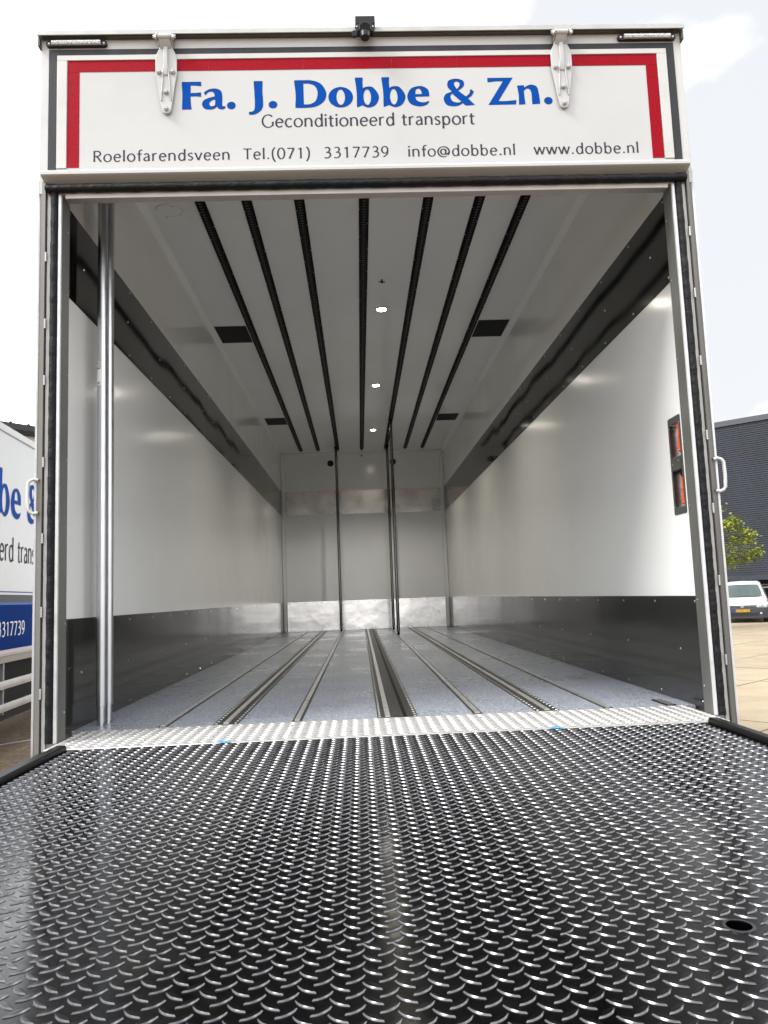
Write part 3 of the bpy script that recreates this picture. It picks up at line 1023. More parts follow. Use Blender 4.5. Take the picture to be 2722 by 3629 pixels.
# --- top flap
FY = 0.1165      # face of the flap panel
fp = MB().box(-1.206, 1.206, FY, YF + .006, 2.105, 2.6225)
flap = fp.build('top_flap', 'paint_white', T, bevel=.002, label='white top flap door with red border tape and blue lettering')
MB().box(-1.2395, 1.2395, FY + .001, YF, 2.6235, 2.6505).build('flap_seal', 'rubber_grey', flap, bevel=.003)
for s in (-1, 1):
    MB().box(s * 1.207, s * 1.2395, FY + .0007, YF, 2.09, 2.650).build('flap_seal', 'rubber_grey', flap, bevel=.003)
for (x0, x1, z0, z1) in ((-1.205, 1.205, 2.600, 2.6215),):
    MB().box(x0, x1, FY - .005, FY, z0, z1).build('flap_border', 'frame_white', flap, bevel=.0015)
for s in (-1, 1):
    MB().box(s * 1.167, s * 1.2055, FY - .0045, FY, 2.155, 2.6205).build('flap_border', 'frame_white', flap, bevel=.0015)
MB().prism([(FY - .002, 2.150), (FY - .030, 2.130), (FY - .038, 2.122), (FY - .038, 2.112), (FY - .030, 2.106), (FY - .012, 2.102), (FY - .002, 2.094), (FY - .0005, 2.094), (FY - .0005, 2.150)], 'x', -1.250, 1.250).build('flap_lip', 'paint_white', flap, smooth=40)
tp = MB()
xs = [-1.1655, -.97, -.62, -.25, .10, .36, .72, 1.0, 1.1655]
for a, b in zip(xs[:-1], xs[1:]):
    tp.box(a + .00025, b - .00025, FY - .0014, FY - .0004, 2.553, 2.5995)
for s in (-1, 1):
    for za, zb in ((2.158, 2.255), (2.2556, 2.50), (2.5006, 2.5518)):
        tp.box(s * 1.1195, s * 1.1655, FY - .0014, FY - .0004, za, zb)
tp.build('red_border_tape', 'red_tape', flap, smooth=0)


def on_flap(x, z, d):
    return (x, FY - d, z)


def head_on_flap(u, v, d):
    return (-0.723 + (u - 647) * 0.0011114 - (0.0000), FY - d, 2.392 + v * 0.001112)


for F_ in head_text(head_on_flap, 2.0):
    F_.build('letter', ['blue_letter', 'blue_outline'], flap, smooth=0)
write('word', 'grey_letter', flap, False, 'Geconditioneerd transport', -.416, .421, 2.3125, .0505, on_flap, .125, .076, .05)
write('word', 'grey_letter', flap, False, 'Roelofarendsveen  Tel.(071)  3317739   info@dobbe.nl   www.dobbe.nl', -1.067, 1.066, 2.181, .0440, on_flap, .125, .076, .09)

# hinges
def hinge(xc):
    h = MB()
    half = [(.0235, 2.658), (.026, 2.640), (.036, 2.619), (.0415, 2.599), (.0415, 2.533), (.034, 2.489), (.026, 2.430), (.018, 2.382), (.011, 2.371), (0, 2.368)]
    poly = [(xc + a, b) for a, b in half] + [(xc - a, b) for a, b in reversed(half[:-1])]
    h.prism(poly, 'y', FY - .013, FY - .0055)
    # bent upper leaf and barrel
    h.prism([(FY - .0055, 2.640), (FY - .0135, 2.638), (FY - .036, 2.655), (FY - .046, 2.672), (FY - .036, 2.680), (FY - .020, 2.664), (FY - .0055, 2.656)], 'x', xc - .0225, xc + .0225)
    h.tube([(xc - .026, FY - .038, 2.670), (xc + .026, FY - .038, 2.670)], .0105, 14)
    # centre rib, then forked ribs
    h.prism([(FY - .012, 2.645), (FY - .023, 2.640), (FY - .025, 2.565), (FY - .018, 2.527), (FY - .012, 2.522)], 'x', xc - .008, xc + .008)
    for sg in (-1, 1):
        h.prism([(xc + sg * .006, 2.572), (xc + sg * .011, 2.572), (xc + sg * .018, 2.459), (xc + sg * .0205, 2.419), (xc + sg * .0165, 2.419), (xc + sg * .012, 2.489)], 'y', FY - .0185, FY - .0125)
    ho = h.build('hinge', 'paint_white', flap, bevel=.0014, smooth=40, label='white cast strap hinge of the top flap')
    for (bx, bz) in ((-.0265, 2.539), (.0265, 2.539), (0, 2.455), (0, 2.386)):
        bm_ = MB()
        bm_.tube([(xc + bx, FY - .0125, bz), (xc + bx, FY - .0225, bz)], .0095, 6)
        bm_.tube([(xc + bx, FY - .0225, bz), (xc + bx, FY - .0255, bz)], [.0085, .0065], 6)
        bm_.build('bolt', 'paint_white', flap, smooth=25)
    for sg in (-1, 1):
        sb = MB()
        sb.tube([(xc + sg * .026, FY - .038, 2.670), (xc + sg * .030, FY - .038, 2.670)], .0145, 12)
        sb.tube([(xc + sg * .030, FY - .038, 2.670), (xc + sg * .038, FY - .038, 2.670)], .0105, 6)
        sb.tube([(xc + sg * .038, FY - .038, 2.670), (xc + sg * .044, FY - .038, 2.670)], .006, 8)
        sb.prism([(FY - .047, 2.668), (FY - .032, 2.682), (YF, 2.690), (YF, 2.655), (FY - .012, 2.652)], 'x', xc + sg * .0265, xc + sg * .0290)
        sb.build('hinge_bracket', 'pan_metal', flap, smooth=25)


hinge(-.782)
hinge(.777)

# marker lights
for s in (-1, 1):
    xa, xb = (s * 1.248, s * 1.012)
    xa, xb = min(xa, xb), max(xa, xb)
    ml = MB()
    ml.prism(rrect(xa, xb, 2.656, 2.6815, .0124, 6), 'y', YF - .012, YF - .0005)
    mo = ml.build('marker_light', 'black_plastic', header, bevel=.002, label='slim clear LED marker light in a black holder')
    l2 = MB()
    l2.prism([(YF - .0125, 2.661), (YF - .020, 2.6625), (YF - .0225, 2.669), (YF - .020, 2.677), (YF - .0125, 2.6785)], 'x', xa + .024, xb - .024)
    for k in range(13):
        l2.dome((xa + .030 + k * (xb - xa - .06) / 12, YF - .0215, 2.6695), (0, -1, 0), .0045, .003, 8)
    for xx in (xa + .012, xb - .012):
        l2.dome((xx, YF - .0120, 2.669), (0, -1, 0), .005, .003, 8)
    l2.build('light_lens', 'led_lens', header, smooth=30)

# reversing camera on its bracket
rcam = MB()
rcam.prism([(YF - .062, 2.700), (YF - .062, 2.732), (YF - .058, 2.7345), (YF + .05, 2.7175), (YF + .05, 2.713), (YF - .030, 2.713), (YF - .030, 2.700)], 'x', -.039, .039)
rco = rcam.build('camera_bracket', 'black_plastic', header, bevel=.0015)
c2 = MB()
c2.tube([(-.002, YF - .045, 2.678), (-.002, YF - .069, 2.672), (-.002, YF - .076, 2.669)], [.024, .025, .021], 24)
c2.prism(rrect(-.036, .034, 2.668, 2.6998, .006, 3), 'y', YF - .062, YF - .034)
c2.tube([(-.002, YF - .062, 2.656), (-.002, YF - .066, 2.636)], [.020, .017], 16)
c2.tube([(-.043, YF - .05, 2.659), (-.043, YF - .064, 2.658)], .0115, 16)
c2.tube([(-.035, YF - .056, 2.674), (-.043, YF - .058, 2.662)], .004, 8)
c2.build('reversing_camera', 'black_plastic', header, smooth=35)
c3 = MB()
a_ = [(.030 * math.cos(math.radians(t)) - .002, 2.677 + .030 * math.sin(math.radians(t))) for t in range(25, 156, 10)] + [(.0255 * math.cos(math.radians(t)) - .002, 2.673 + .0255 * math.sin(math.radians(t))) for t in range(155, 24, -10)]
c3.prism(a_, 'y', YF - .0665, YF - .0625)
c3.build('camera_visor', 'rubber_grey', header, smooth=25)
c4 = MB()
for xx in (-.0325, .0295):
    c4.dome((xx, YF - .0622, 2.686), (0, -1, 0), .0036, .003, 8)
c4.build('screws', 'screw', header, kind='stuff')

# --- loading platform (tail lift)
PW, PY = 1.178, -1.90
HX, HY, HR = .4215, -1.578, .0175
pl = MB()
# top with a round hole: square patch around the hole as a ring
q = .06
for (x0, x1, y0, y1) in ((-PW, HX - q, PY, -.003), (HX + q, PW, PY, -.003), (HX - q, HX + q, PY, HY - q), (HX - q, HX + q, HY + q, -.003)):
    pl.add([(x0, y0, 0), (x1, y0, 0), (x1, y1, 0), (x0, y1, 0)], [(0, 1, 2, 3)])
N = 32
vv = []
for i in range(N):
    a = 2 * math.pi * i / N
    c_, s_ = math.cos(a), math.sin(a)
    k = q / max(abs(c_), abs(s_))
    vv.append((HX + c_ * k, HY + s_ * k, 0))
for (rr, z) in ((HR, 0), (HR, -.05)):
    for i in range(N):
        a = 2 * math.pi * i / N
        vv.append((HX + rr * math.cos(a), HY + rr * math.sin(a), z))
ff = []
for j in range(2):
    for i in range(N):
        ff.append((j * N + i, j * N + (i + 1) % N, (j + 1) * N + (i + 1) % N, (j + 1) * N + i))
ff.append(tuple(2 * N + i for i in range(N)))
pl.add(vv, ff)
pl.add([(-PW, PY, 0), (PW, PY, 0), (PW, -.003, 0), (-PW, -.003, 0), (-PW, PY, -.03), (PW, PY, -.03), (PW, -.003, -.075), (-PW, -.003, -.075)],
       [(4, 7, 6, 5), (0, 4, 5, 1), (1, 5, 6, 2), (2, 6, 7, 3), (3, 7, 4, 0)])
pl_ring = MB().ring((HX, HY, 0), (0, 0, 1), HR, HR + .0045, .0016, 40)
plat = pl.build('loading_platform', 'deck_black', T, smooth=0, label='black tread-plate loading platform lowered level with the floor')
pl_ring.build('hole_rim', 'lug_rim', plat)
spots = spots_in(-PW, PW, -1.583, -.006, ox=.004) + spots_in(-PW, PW, PY, -1.560, ox=-.009)
spots = [p for p in spots if not (1.090 < abs(p[0]) < 1.150) and math.hypot(p[0] - HX, p[1] - HY) > HR + .010]


def visible(p):
    d = Vector((p[0] - CAM[0], p[1] - CAM[1], -CAM[2]))
    z = d.dot(Vector(FWD))
    return z > 0 and abs(d.dot(Vector(RIGHT)) / z) < 1361 / 2700 and abs(d.dot(Vector(UP)) / z) < 1814.5 / 2700


spots.sort(key=lambda p: (0 if visible(p) else 1, (p[0] - CAM[0]) ** 2 + (p[1] - CAM[1]) ** 2))
lm_ = []
for V in (LA, LB):
    me = bpy.data.meshes.new('tread_lug')
    me.from_pydata(V.tolist(), [], LF)
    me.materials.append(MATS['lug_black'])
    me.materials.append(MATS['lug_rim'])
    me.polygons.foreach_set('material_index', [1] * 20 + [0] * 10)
    me.shade_smooth()
    me.set_sharp_from_angle(angle=math.radians(27))
    lm_.append(me)
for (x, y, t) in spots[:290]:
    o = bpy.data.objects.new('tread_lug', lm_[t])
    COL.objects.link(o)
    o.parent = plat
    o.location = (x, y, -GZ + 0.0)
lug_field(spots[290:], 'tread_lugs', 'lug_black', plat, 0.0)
for s in (-1, 1):
    MB().prism([(s * 1.100, 0), (s * 1.102, .012), (s * 1.107, .017), (s * 1.134, .017), (s * 1.139, .012), (s * 1.141, 0)], 'y', PY + .05, -.006).build('side_bar', 'kerb_black', plat, smooth=30, bevel=.002)

# chassis, wheels of the truck below the box (hidden under the platform)
ch = MB()
for s in (-1, 1):
    ch.box(s * .36, s * .46, .25, YB + 1.5, -.55, -.13)
ch.box(-1.0, 1.0, .3, .42, -.45, -.12)
ch.build('chassis_frame', 'chassis', T, smooth=0)
for (wx, wy) in ((-1, 2.3), (1, 2.3), (-1, 7.8), (1, 7.8)):
    w_ = MB()
    w_.tube([(wx * .85, wy, GZ + .5), (wx * .88, wy, GZ + .5), (wx * 1.20, wy, GZ + .5), (wx * 1.23, wy, GZ + .5)], [.44, .5, .5, .44], 32)
    wo = w_.build('wheel', 'tyre', T, smooth=40)
    MB().tube([(wx * 1.225, wy, GZ + .5), (wx * 1.235, wy, GZ + .5), (wx * 1.20, wy, GZ + .5)], [.30, .28, .1], 24).build('rim', 'rim', wo)

# ================================================================== THINGS INSIDE THE HOLD
def upright_tube(x, y, r, lab):
    t = thing('load_tube', lab, 'tube', (x, y, 0), 0, 'galvanised tubes standing by the left wall')
    MB().tube([(x, y, .078), (x, y, 2.60)], r, 28, False).build('tube', 'galvanised', t, smooth=50)
    e = MB()
    e.tube([(x, y, .012), (x, y, .085)], r * .80, 24, True)
    e.tube([(x, y, 0.0), (x, y, .014)], r * .58, 20, True)
    e.tube([(x, y, .076), (x, y, .080)], r * 1.0, 28, True)
    e.build('end_fitting', 'galvanised', t, smooth=40)
    MB().tube([(x, y, 2.59), (x, y, 2.645)], r * .8, 24, True).build('end_fitting', 'galvanised', t, smooth=40)
    b_ = MB()
    b_.dome((x - r * .95, y - r * .3, .232), (-.95, -.3, 0), .0055, .005, 8)
    b_.build('pin', 'galvanised', t)
    return t


t1 = upright_tube(-1.1545, .500, .0205, 'front galvanised tube with a white sticker, upright at the left wall')
upright_tube(-1.146, .560, .0190, 'plain galvanised tube standing right behind the stickered tube')


def sticker(z0, z1, a0, a1, dr, mat, name, lab=None):
    n = 12
    vv, ff = [], []
    r = .0205 + dr
    for i in range(n + 1):
        a = math.radians(a0 + (a1 - a0) * i / n)
        for z in (z0, z1):
            vv.append((-1.1545 + r * math.cos(a), .5 + r * math.sin(a), z))
    for i in range(n):
        ff.append((2 * i, 2 * i + 2, 2 * i + 3, 2 * i + 1))
    return MB().add(vv, ff).build(name, mat, t1, smooth=60, label=lab)


st = sticker(1.405, 1.505, 172, 272, .0004, 'sticker_white', 'sticker', 'white sticker with a black emblem on the tube')
def smark(z0, z1, a0, a1, mat, dr=.0007):
    n = 6
    vv, ff = [], []
    r = .0205 + dr
    for i in range(n + 1):
        a = math.radians(a0 + (a1 - a0) * i / n)
        for z in (z0, z1):
            vv.append((-1.1545 + r * math.cos(a), .5 + r * math.sin(a), z))
    for i in range(n):
        ff.append((2 * i, 2 * i + 2, 2 * i + 3, 2 * i + 1))
    return vv, ff
em = MB()
em.add(*smark(1.4745, 1.5015, 176, 264, None))
em.build('emblem', 'sticker_black', st, smooth=60)
em = MB()
for (za, zb, aa, ab) in ((1.4945, 1.4985, 180, 202), (1.4905, 1.4985, 232, 256), (1.4945, 1.4965, 200, 234), (1.4775, 1.4855, 180, 204), (1.4775, 1.4855, 232, 256), (1.4860, 1.4925, 203, 231), (1.4865, 1.4890, 180, 203), (1.4880, 1.4905, 231, 256)):
    em.add(*smark(za, zb, aa, ab, None, .0010))
em.build('emblem', 'sticker_white', st, smooth=60)
em = MB()
em.add(*smark(1.410, 1.4195, 178, 262, None))
for k, (za, zb) in enumerate(((1.436, 1.466), (1.441, 1.462), (1.430, 1.470))):
    em.add(*smark(za, zb, (226, 205, 246)[k], (229, 207, 247.5)[k], None))
em.build('print', 'sticker_grey', st, smooth=60)


def lock_bar(x, y, lab):
    t = thing('load_lock_bar', lab, 'bar', (x, y, 0), 0, 'upright load lock bars between floor and ceiling rails')
    MB().tube([(x, y, .05), (x, y, HC - .06)], .0195, 20, False).build('tube', 'bar_metal', t, smooth=50)
    e = MB()
    e.tube([(x, y, .004), (x, y, .055)], .015, 16)
    e.build('end_fitting', 'rail_black', t, smooth=40)
    MB().tube([(x, y, HC - .075), (x, y, HC - .020)], .015, 16).build('end_fitting', 'rail_black', t, smooth=40)
    e = MB()
    e.box(x - .022, x + .022, y - .09, y + .09, HC - .040, HC - .0195)
    e.build('rail_shoe', 'rail_black', t, bevel=.003)


lock_bar(-.376, 8.205, 'left upright load bar, standing alone before the bulkhead')
lock_bar(.365, 8.189, 'rear one of the two upright load bars on the right')
lock_bar(.354, 6.606, 'nearer one of the two upright load bars on the right')

for (x, y, lab) in ((-.574, -.004, 'scrap of blue tape at the sill edge, left of centre'), (.569, -.004, 'scrap of blue tape at the sill edge, right of centre')):
    b_ = MB()
    vv, ff = [], []
    n = 8
    for i in range(n + 1):
        xx = x - .019 + .038 * i / n
        vv += [(xx, y - .012 + .003 * math.sin(i * 2.1), .0042), (xx, y + .003, .0075 + .001 * math.sin(i * 1.7)), (xx + .001, y + .010 + .002 * math.sin(i * 1.3), .0066)]
    for i in range(n):
        for k in range(2):
            ff.append((3 * i + k, 3 * i + 3 + k, 3 * i + 4 + k, 3 * i + 1 + k))
    b_.add(vv, ff)
    o = b_.build('blue_tape', 'blue_tape', None)
    sd = o.modifiers.new('solid', 'SOLIDIFY')
    sd.thickness = .0006
    tag(o, lab, 'tape', 'scraps of blue tape on the sill')

# ================================================================== NEIGHBOURING TRUCK (left)
# local frame: x along its side (away from the camera), y to its far side (left), z up from world zero
TA = Vector((-4.349, 6.435, 0))
TD = Vector((-0.0842, 0.9964, 0)).normalized()
rot = math.atan2(TD.y, TD.x)
Tn = thing('box_truck', 'white and blue box truck parked beyond the left edge of the open hold', 'truck', TA, rot)
S0, S1 = -2.6, 5.4
nb = MB().box(S0, S1, 0.0, 2.5, -.06, 2.65).build('box_body', 'paint_white', Tn, local=True, smooth=0)
MB().prism([(-.006, 2.635), (-.012, 2.645), (-.012, 2.725), (.02, 2.742), (2.48, 2.742), (2.512, 2.725), (2.512, 2.635)], 'x', S0, S1).build('roof_rail', 'paint_white', nb, local=True, smooth=20)
MB().box(S0, S1, -.013, -.0125, 2.632, 2.636).build('roof_seam', 'steel_grey', nb, local=True, smooth=0)
for (z0, z1, mat, nm) in ((.690, .706, 'line_blue', 'blue_line'), (.569, .664, 'navy', 'navy_stripe'), (.541, .5688, 'sky_blue', 'light_blue_stripe'), (.5, .5408, 'truck_blue', 'blue_panel'), (.003, .4998, 'truck_blue', 'blue_panel'), (-.043, .0028, 'pink_grey', 'pale_stripe')):
    if nm == 'blue_panel' and z0 == .5:
        continue
    MB().box(S0 + .003, S1 - .003, -.0012, -.0002, z0 if z0 != .003 else .003, z1 if nm != 'blue_panel' else .5408).build(nm, mat, nb, local=True, smooth=0)
MB().prism([(-.02, -.048), (-.02, -.068), (-.012, -.072), (-.012, -.148), (.03, -.152), (.03, -.05)], 'x', S0, S1).build('lower_rail', 'alu_skirt', nb, local=True, smooth=20)
MB().box(S0 + .002, S1 - .002, -.022, -.0205, -.066, -.048).build('rail_lip', 'paint_white', nb, local=True, smooth=0)


def on_side(x, z, d):
    return (x, -d - .0012, z)


kx = 0.587 / (298 / 2.304)      # metres per source px along the side
e_src = 1280 + 370 / 2.304


def head_on_side(u, v, d):
    return (.393 + (u - e_src) * kx, -d - .0012, 1.620 + v * .00509)


for F_ in head_text(head_on_side, 2.2):
    F_.build('letter', ['blue_letter', 'blue_outline'], nb, local=True, smooth=0)
write('word', 'grey_letter', nb, True, 'transport', .655, 1.86, 1.075, .285, on_side, .115, .07, .06, .002)
write('word', 'grey_letter', nb, True, 'Geconditioneerd', -1.90, .515, 1.075, .285, on_side, .115, .07, .06, .002)
write('word', 'white_letter', nb, True, '3317739', .030, .945, .166, .168, on_side, .125, .085, .06, .002)
write('word', 'white_letter', nb, True, 'Tel.(071)', -1.05, -.07, .166, .168, on_side, .125, .085, .06, .002)
for (z0, z1) in ((-.456, -.362), (-.720, -.632)):
    gr = MB().prism([(-.012, z0), (-.012, z0 + .02), (-.016, z0 + .024), (-.016, z1 - .014), (-.012, z1), (.012, z1), (.012, z0)], 'x', -1.9, 3.2).build('side_guard', 'guard_alu', Tn, local=True, smooth=20)
for px_ in (-1.6, .27, 2.9):
    MB().box(px_, px_ + .05, .013, .06, -.76, -.15).build('guard_post', 'steel_grey', Tn, local=True, smooth=0)
cb = MB()
cb.box(S0 + .1, S1 + 1.6, .55, .75, -.6, -.30)
cb.box(S0 + .1, S1, .56, .74, -.3, -.06)
cb.box(S0 + .1, S1, 1.75, 1.95, -.6, -.06)
cb.box(.45, 2.7, .35, .95, -.95, -.2)
cb.box(-1.5, .2, .4, .95, -.9, -.25)
cb.box(S0, S1, .05, 2.45, -.14, -.06)
cb.build('chassis_frame', 'chassis', Tn, local=True, smooth=0)
MB().box(.10, .20, .36, .40, -.24, -.18).build('side_reflector', 'orange', Tn, local=True, smooth=0)
MB().box(.93, .98, .30, .33, -.30, -.16).build('hanger_bracket', 'guard_alu', Tn, local=True, smooth=0)
cab = MB().prism([(S1 + .15, -.45), (S1 + .15, 1.75), (S1 + .35, 1.95), (S1 + 1.45, 1.95), (S1 + 1.62, 1.85), (S1 + 1.98, .75), (S1 + 2.05, .55), (S1 + 2.05, -.65), (S1 + 1.75, -.72), (S1 + 1.70, -.45)], 'y', .06, 2.44).build('cab', 'paint_white', Tn, local=True, bevel=.05, smooth=30)
MB().prism([(S1 + .75, .72), (S1 + .75, 1.52), (S1 + 1.50, 1.52), (S1 + 1.78, .72)], 'y', .052, .0575).build('side_window', 'van_glass', cab, local=True, smooth=0)
MB().add([(S1 + 1.700, .20, 1.66), (S1 + 1.700, 2.30, 1.66), (S1 + 1.985, 2.34, .80), (S1 + 1.985, .16, .80)], [(0, 1, 2, 3)]).build('windscreen', 'van_glass', cab, local=True, smooth=0)
for wy in (-.16, 2.44):
    MB().box(S1 + 1.70, S1 + 1.82, wy, wy + .22, .95, 1.45).build('wing_mirror', 'van_black', cab, local=True, bevel=.03)
for wx in (-2.0, 6.5):
    for wy in (.1, 2.1):
        w_ = MB().tube([(wx, wy, GZ + .5), (wx, wy + .03, GZ + .5), (wx, wy + .27, GZ + .5), (wx, wy + .3, GZ + .5)], [.44, .5, .5, .44], 32).build('wheel', 'tyre', Tn, local=True, smooth=40)
        MB().tube([(wx, wy - .005, GZ + .5), (wx, wy + .03, GZ + .5)], [.29, .1], 24).build('rim', 'rim', w_, local=True)
# kerb line on the ground below the neighbour
k0, k1 = Vector((-8.5, 3.69, GZ)), Vector((-2.6, 9.88, GZ))
dd = (k1 - k0).normalized()
nn = Vector((-dd.y, dd.x, 0)) * .03
MB().add([k0 - nn + Vector((0, 0, .004)), k1 - nn + Vector((0, 0, .004)), k1 + nn + Vector((0, 0, .004)), k0 + nn + Vector((0, 0, .004))], [(0, 1, 2, 3)]).build('paving_line', 'pale_panel', g, smooth=0)

# ================================================================== PALE BUILDING (far left)
P1 = Vector((-0.457, .996, 0)) * 40
P2 = Vector((-0.417, .995, 0)) * 41.3
P1 = Vector((CAM[0], CAM[1], 0)) + P1
P2 = Vector((CAM[0], CAM[1], 0)) + P2
bd = (P2 - P1).normalized()
pb = thing('pale_building', 'pale panelled building with a dark roof edge showing above the left truck', 'building', (P1.x, P1.y, GZ), math.atan2(bd.y, bd.x))
ZT = CAM[2] + .243 * 40 - GZ
wl_ = MB().box(-8, 14, 0, 10, 0, ZT - .45).build('wall', 'pale_panel', pb, local=True, smooth=0)
for k in range(-6, 12):
    MB().box(k * 1.15, k * 1.15 + .03, -.004, 0, 0.02, ZT - .5).build('panel_joint', 'steel_grey', wl_, local=True, smooth=0)
rf = MB().prism([(-.55, ZT - .50), (-.62, ZT - .35), (-.55, ZT - .02), (11, ZT + .15), (11, ZT - .45)], 'x', -8.4, 14.4).build('roof', 'roof_dark', pb, local=True, smooth=0)
for k in range(-9, 16):
    MB().dome((k * .95, -.5, ZT - .03), (0, -.2, 1), .10, .10, 8).build('roof_cap', 'roof_dark', rf, local=True)

# ================================================================== DARK BUILDING (right)
DB = 44.0
rl = np.array([0.473, 0.967, 0.210])
rr_ = np.array([0.542, 0.964, 0.219])
pL = np.array(CAM) + rl * 46.0
pR = np.array(CAM) + rr_ * 44.06
dv = Vector((pR[0] - pL[0], pR[1] - pL[1], 0)).normalized()
dbo = thing('dark_building', 'large dark grey building clad in horizontal ribbed sheets, behind the white van', 'building', (float(pL[0]), float(pL[1]), GZ), math.atan2(dv.y, dv.x))
ztop = float(pL[2]) - GZ
zbot = CAM[2] + .16 - GZ
XA, XB = -7.0, 26.0
pr = []
z = zbot + .30
k = 0
prof = [(0.0, zbot + .001), (0.0, z)]
while z < ztop - .35:
    prof += [(-.0, z), (-.03, z + .02), (-.03, z + .075), (0.0, z + .095)]
    z += .125
prof += [(0.0, ztop - .3), (0.4, ztop - .3), (0.4, zbot)]
MB().prism(prof, 'x', XA, XB).build('ribbed_cladding', 'cladding', dbo, local=True, smooth=0)
MB().box(XA, XB, .4, 18, zbot, ztop - .2).build('wall', 'cladding_trim', dbo, local=True, smooth=0)
MB().box(XA - .1, XB + .1, -.12, 18, ztop - .32, ztop).build('roof_edge', 'cladding_trim', dbo, local=True, smooth=0)
MB().box(XA, XB, -.06, -.001, zbot - .02, zbot + .30).build('base_trim', 'cladding', dbo, local=True, smooth=0)
gf = MB().box(XA, XB, 3.0, 3.2, 0, zbot).build('ground_floor_wall', 'void_dark', dbo, local=True, smooth=0)
MB().box(XA, XB, .0, 3.0, zbot - .02, zbot + .02).build('soffit', 'void_dark', dbo, local=True, smooth=0)
MB().box(XA, XB, 2.2, 2.3, zbot - .34, zbot - .28).build('cross_beam', 'steel_grey', dbo, local=True, smooth=0)
for k in range(-2, 8):
    MB().box(k * 3.2 + 1.35, k * 3.2 + 1.47, .4, .52, 0, zbot).build('column', 'steel_grey', dbo, local=True, smooth=0)
wlm = MB()
lx_, lz_ = 4.95, 3.10
wlm.box(lx_ - .12, lx_ + .12, -.20, 0, lz_ - .12, lz_ + .14)
wlm.build('wall_lamp', 'paint_white', dbo, local=True, bevel=.03)
wlm2 = MB().box(lx_ + .02, lx_ + .19, -.26, -.20, lz_ - .10, lz_ + .04).build('lamp_shade', 'van_black', dbo, local=True, bevel=.02)
# fence before the open ground floor
fo = thing('bar_fence', 'dark bar fence under the ribbed building, left of the van', 'fence', (float(pL[0]) - dv.y * -1.2 * 0 - 0.9 * -dv.y * 0, float(pL[1]), GZ), math.atan2(dv.y, dv.x))
for zz in (.35, 1.42):
    MB().box(-6, 9, -.62, -.58, zz, zz + .04).build('rail', 'steel_grey', fo, local=True, smooth=0)
fm = None
for k in range(100):
    if fm is None:
        ob = MB().box(-.008, .008, -.608, -.592, .05, 1.55).build('bar', 'void_dark', fo, local=True, smooth=0)
        fm = ob.data
    else:
        ob = bpy.data.objects.new('bar', fm)
        COL.objects.link(ob)
        ob.parent = fo
    ob.location = (-6 + k * .15, 0, 0)

# ================================================================== WHITE VAN
VX, VY = 16.376, 30.0
van = thing('delivery_van', 'white delivery van with grey bumper and yellow number plate, facing us', 'van', (VX, VY, GZ), math.radians(-29))
van.scale = (1.12, 1.0, 1.0)
# body loft, local: y = 0 front, y grows rearward; stations (y, half width, z0, z1, corner radius top)
stn = [(0.02, .66, .34, .66, .05), (.10, .79, .26, .74, .06), (.30, .86, .22, .86, .09), (.62, .885, .22, .97, .12), (.95, .89, .22, 1.04, .13), (1.12, .89, .22, 1.10, .13), (1.45, .885, .22, 1.40, .17), (1.75, .875, .22, 1.66, .20), (2.0, .87, .22, 1.77, .20), (2.5, .87, .22, 1.82, .20), (4.2, .87, .22, 1.80, .20), (4.36, .85, .28, 1.74, .2)]
vm = MB()
rings = []
for (y, w, z0, z1, r) in stn:
    half = [(0, z0), (w - .06, z0), (w, z0 + .08)]
    zs = max(z0 + .10, min(.95, z1 - r - .02))
    half += [(w, zs)]
    slope = max(0, z1 - 1.0) * .24
    half += [(w - slope, z1 - r), (w - slope - r * .3, z1 - r * .3), (w - slope - r, z1 - .02), (0, z1)]
    ring_ = [(p[0], y, p[1]) for p in half] + [(-p[0], y, p[1]) for p in reversed(half[1:-1])]
    rings.append(ring_)
nR = len(rings[0])
vv = [p for r in rings for p in r]
ff = []
for i in range(len(rings) - 1):
    for k in range(nR):
        ff.append((i * nR + k, i * nR + (k + 1) % nR, (i + 1) * nR + (k + 1) % nR, (i + 1) * nR + k))
ff += [tuple(range(nR - 1, -1, -1)), tuple((len(rings) - 1) * nR + k for k in range(nR))]
vm.add(vv, ff)
body = vm.build('body', 'van_white', van, local=True, smooth=40)
